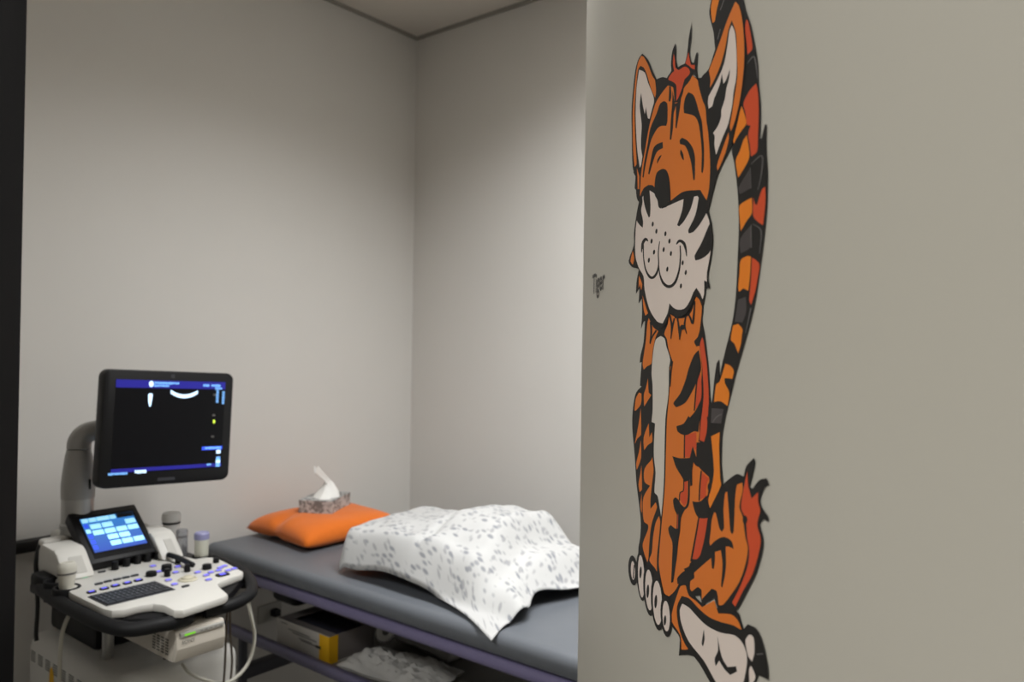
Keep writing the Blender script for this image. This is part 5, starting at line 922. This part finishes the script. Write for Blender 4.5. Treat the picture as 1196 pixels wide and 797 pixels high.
('orange',[7179,12286,7204,12269,7242,12245,7291,12230,7355,12233,7431,12244,7503,12253,7575,12258,7645,12260,7693,12262,7791,12311,7922,12376,8014,12422,8047,12402,8093,12375,8126,12356,8211,12385,8327,12423,8424,12451,8482,12461,8532,12463,8573,12461,8608,12450,8637,12433,8656,12421,8617,12414,8561,12403,8502,12391,8412,12368,8301,12340,8191,12312,8090,12287,7986,12261,7885,12239,7789,12225,7697,12215,7605,12207,7502,12203,7395,12200,7293,12193,7207,12176,7110,12152,7040,12135,7010,12103,6969,12058,6946,12017,6944,11970,6958,11920,6995,11880,7098,11843,7227,11811,7312,11786,7301,11768,7259,11743,7198,11717,7120,11688,7063,11667,7060,11700,7053,11746,7018,11780,6926,11788,6801,11786,6710,11795,6689,11824,6703,11867,6730,11913,6775,11977,6836,12049,6891,12111,6926,12151,6964,12192,7008,12227,7098,12262]),
('black',[7048,12149,7119,12167,7216,12191,7303,12208,7398,12214,7496,12215,7595,12218,7690,12225,7786,12233,7885,12246,7986,12265,8089,12288,8191,12312,8295,12341,8398,12370,8487,12392,8557,12403,8619,12409,8670,12408,8730,12401,8786,12387,8827,12366,8846,12335,8849,12297,8848,12257,8845,12214,8837,12168,8819,12122,8793,12081,8754,12035,8703,11989,8637,11940,8557,11889,8470,11842,8373,11799,8268,11760,8172,11734,8087,11727,8008,11733,7929,11742,7840,11750,7745,11761,7640,11768,7496,11765,7330,11757,7184,11760,7083,11779,7002,11811,6942,11850,6903,11894,6883,11946,6888,11998,6931,12050,6999,12108]),
('white',[7072,12087,7133,12099,7219,12115,7296,12126,7382,12131,7471,12133,7560,12136,7651,12140,7744,12146,7842,12158,7957,12178,8078,12204,8194,12232,8304,12265,8413,12301,8505,12327,8576,12338,8636,12340,8684,12335,8724,12322,8756,12301,8773,12274,8774,12236,8761,12190,8743,12145,8725,12103,8700,12059,8662,12015,8602,11970,8525,11923,8449,11882,8383,11851,8314,11825,8253,11809,8182,11803,8109,11806,8039,11811,7955,11822,7864,11836,7760,11845,7619,11841,7456,11831,7310,11830,7206,11845,7118,11871,7051,11900,7014,11929,6994,11965,6989,12000,7009,12029,7045,12063]),
('black',[7749,12097,7759,12079,7771,12053,7776,12026,7765,12000,7746,11971,7731,11950,7708,11952,7691,11959,7706,12001,7730,12057]),
('black',[8111,12182,8127,12160,8149,12129,8172,12102,8192,12083,8215,12065,8243,12051,8284,12044,8332,12041,8365,12039,8421,12064,8497,12097,8550,12121,8556,12112,8565,12100,8572,12091,8528,12066,8468,12030,8423,12004,8387,12000,8335,11995,8287,11992,8239,11995,8194,12001,8161,12005,8137,11983,8103,11952,8078,11929,8066,11938,8049,11953,8046,11973,8069,12003,8105,12040,8129,12072,8130,12112,8119,12153]),
('white',[8816,12447,8857,12456,8894,12458,8908,12435,8916,12399,8916,12365,8905,12337,8886,12306,8872,12284,8848,12285,8816,12286,8791,12293,8766,12317,8745,12349,8738,12379,8757,12402,8791,12429]),
('white',[8856,12249,8882,12241,8916,12229,8938,12215,8937,12199,8925,12180,8907,12160,8882,12139,8851,12118,8828,12103,8823,12132,8817,12174,8816,12209,8834,12230]),
('grey',[8959,12364,8983,12374,9017,12389,9051,12403,9074,12412,9073,12419,9050,12409,9016,12395,8981,12380,8957,12371])]}
def wallpt(wd, h, off):
    return Vector((E[0] - MX * wd + NX * off, E[1] - MY * wd + NY * off, h))
tg = empty('tiger_decal', wallpt(.9, .98, 0), 'large cartoon tiger decal in orange, red and black on the beige wall', 'wall decal')
BASE = {'tail': 1, 'body': 0, 'hind_leg': 2, 'foot': 3, 'toe': 4, 'ear': 5, 'face': 6, 'hair_tuft': 7, 'muzzle': 7, 'nose': 8}
from mathutils.geometry import delaunay_2d_cdt
order = sorted(MURAL, key=lambda p: BASE[p.split('.')[0]])
layer = 0
for part in order:
    key = part.split('.')[0]
    used = []; b = nb()
    for col, q in MURAL[part]:
        mn = 'decal_' + col; layer += 1
        if mn not in used: used.append(mn)
        off = .0002 + 6e-6 * layer
        P = [Vector((q[k] / 10, q[k + 1] / 10)) for k in range(0, len(q), 2)]
        vs2, _, fs2, *_ = delaunay_2d_cdt(P, [], [list(range(len(P)))], 1, 1e-4)
        vs = [b.verts.new(wallpt(v.x / 1e3, v.y / 1e3, off)) for v in vs2]
        for f2 in fs2:
            f = b.faces.new([vs[k] for k in f2]); f.material_index = used.index(mn)
            f.normal_update()
            if f.normal.dot(Vector((NX, NY, 0))) < 0: f.normal_flip()
    link(key, b, used, tg, recalc=False)
b = text_mesh('Tiger', 1.0, .022)
xs = [v.co.x for v in b.verts]; cap = max(v.co.y for v in b.verts)
x0, x1 = min(xs), max(xs); (wa, ha), (wb, hb_), (wc, hc) = TEXT
for v in b.verts:
    u = (v.co.x - x0) / (x1 - x0); hh = hb_ + v.co.y / cap * (ha - hb_)
    v.co = wallpt(wa + u * (wc - wa), hh, .0004)
link('wall_lettering', b, 'ink_black', label='small dark lettering reading Tiger on the beige wall', cat='lettering', origin=tuple(wallpt((wa + wc) / 2, hb_, 0)))
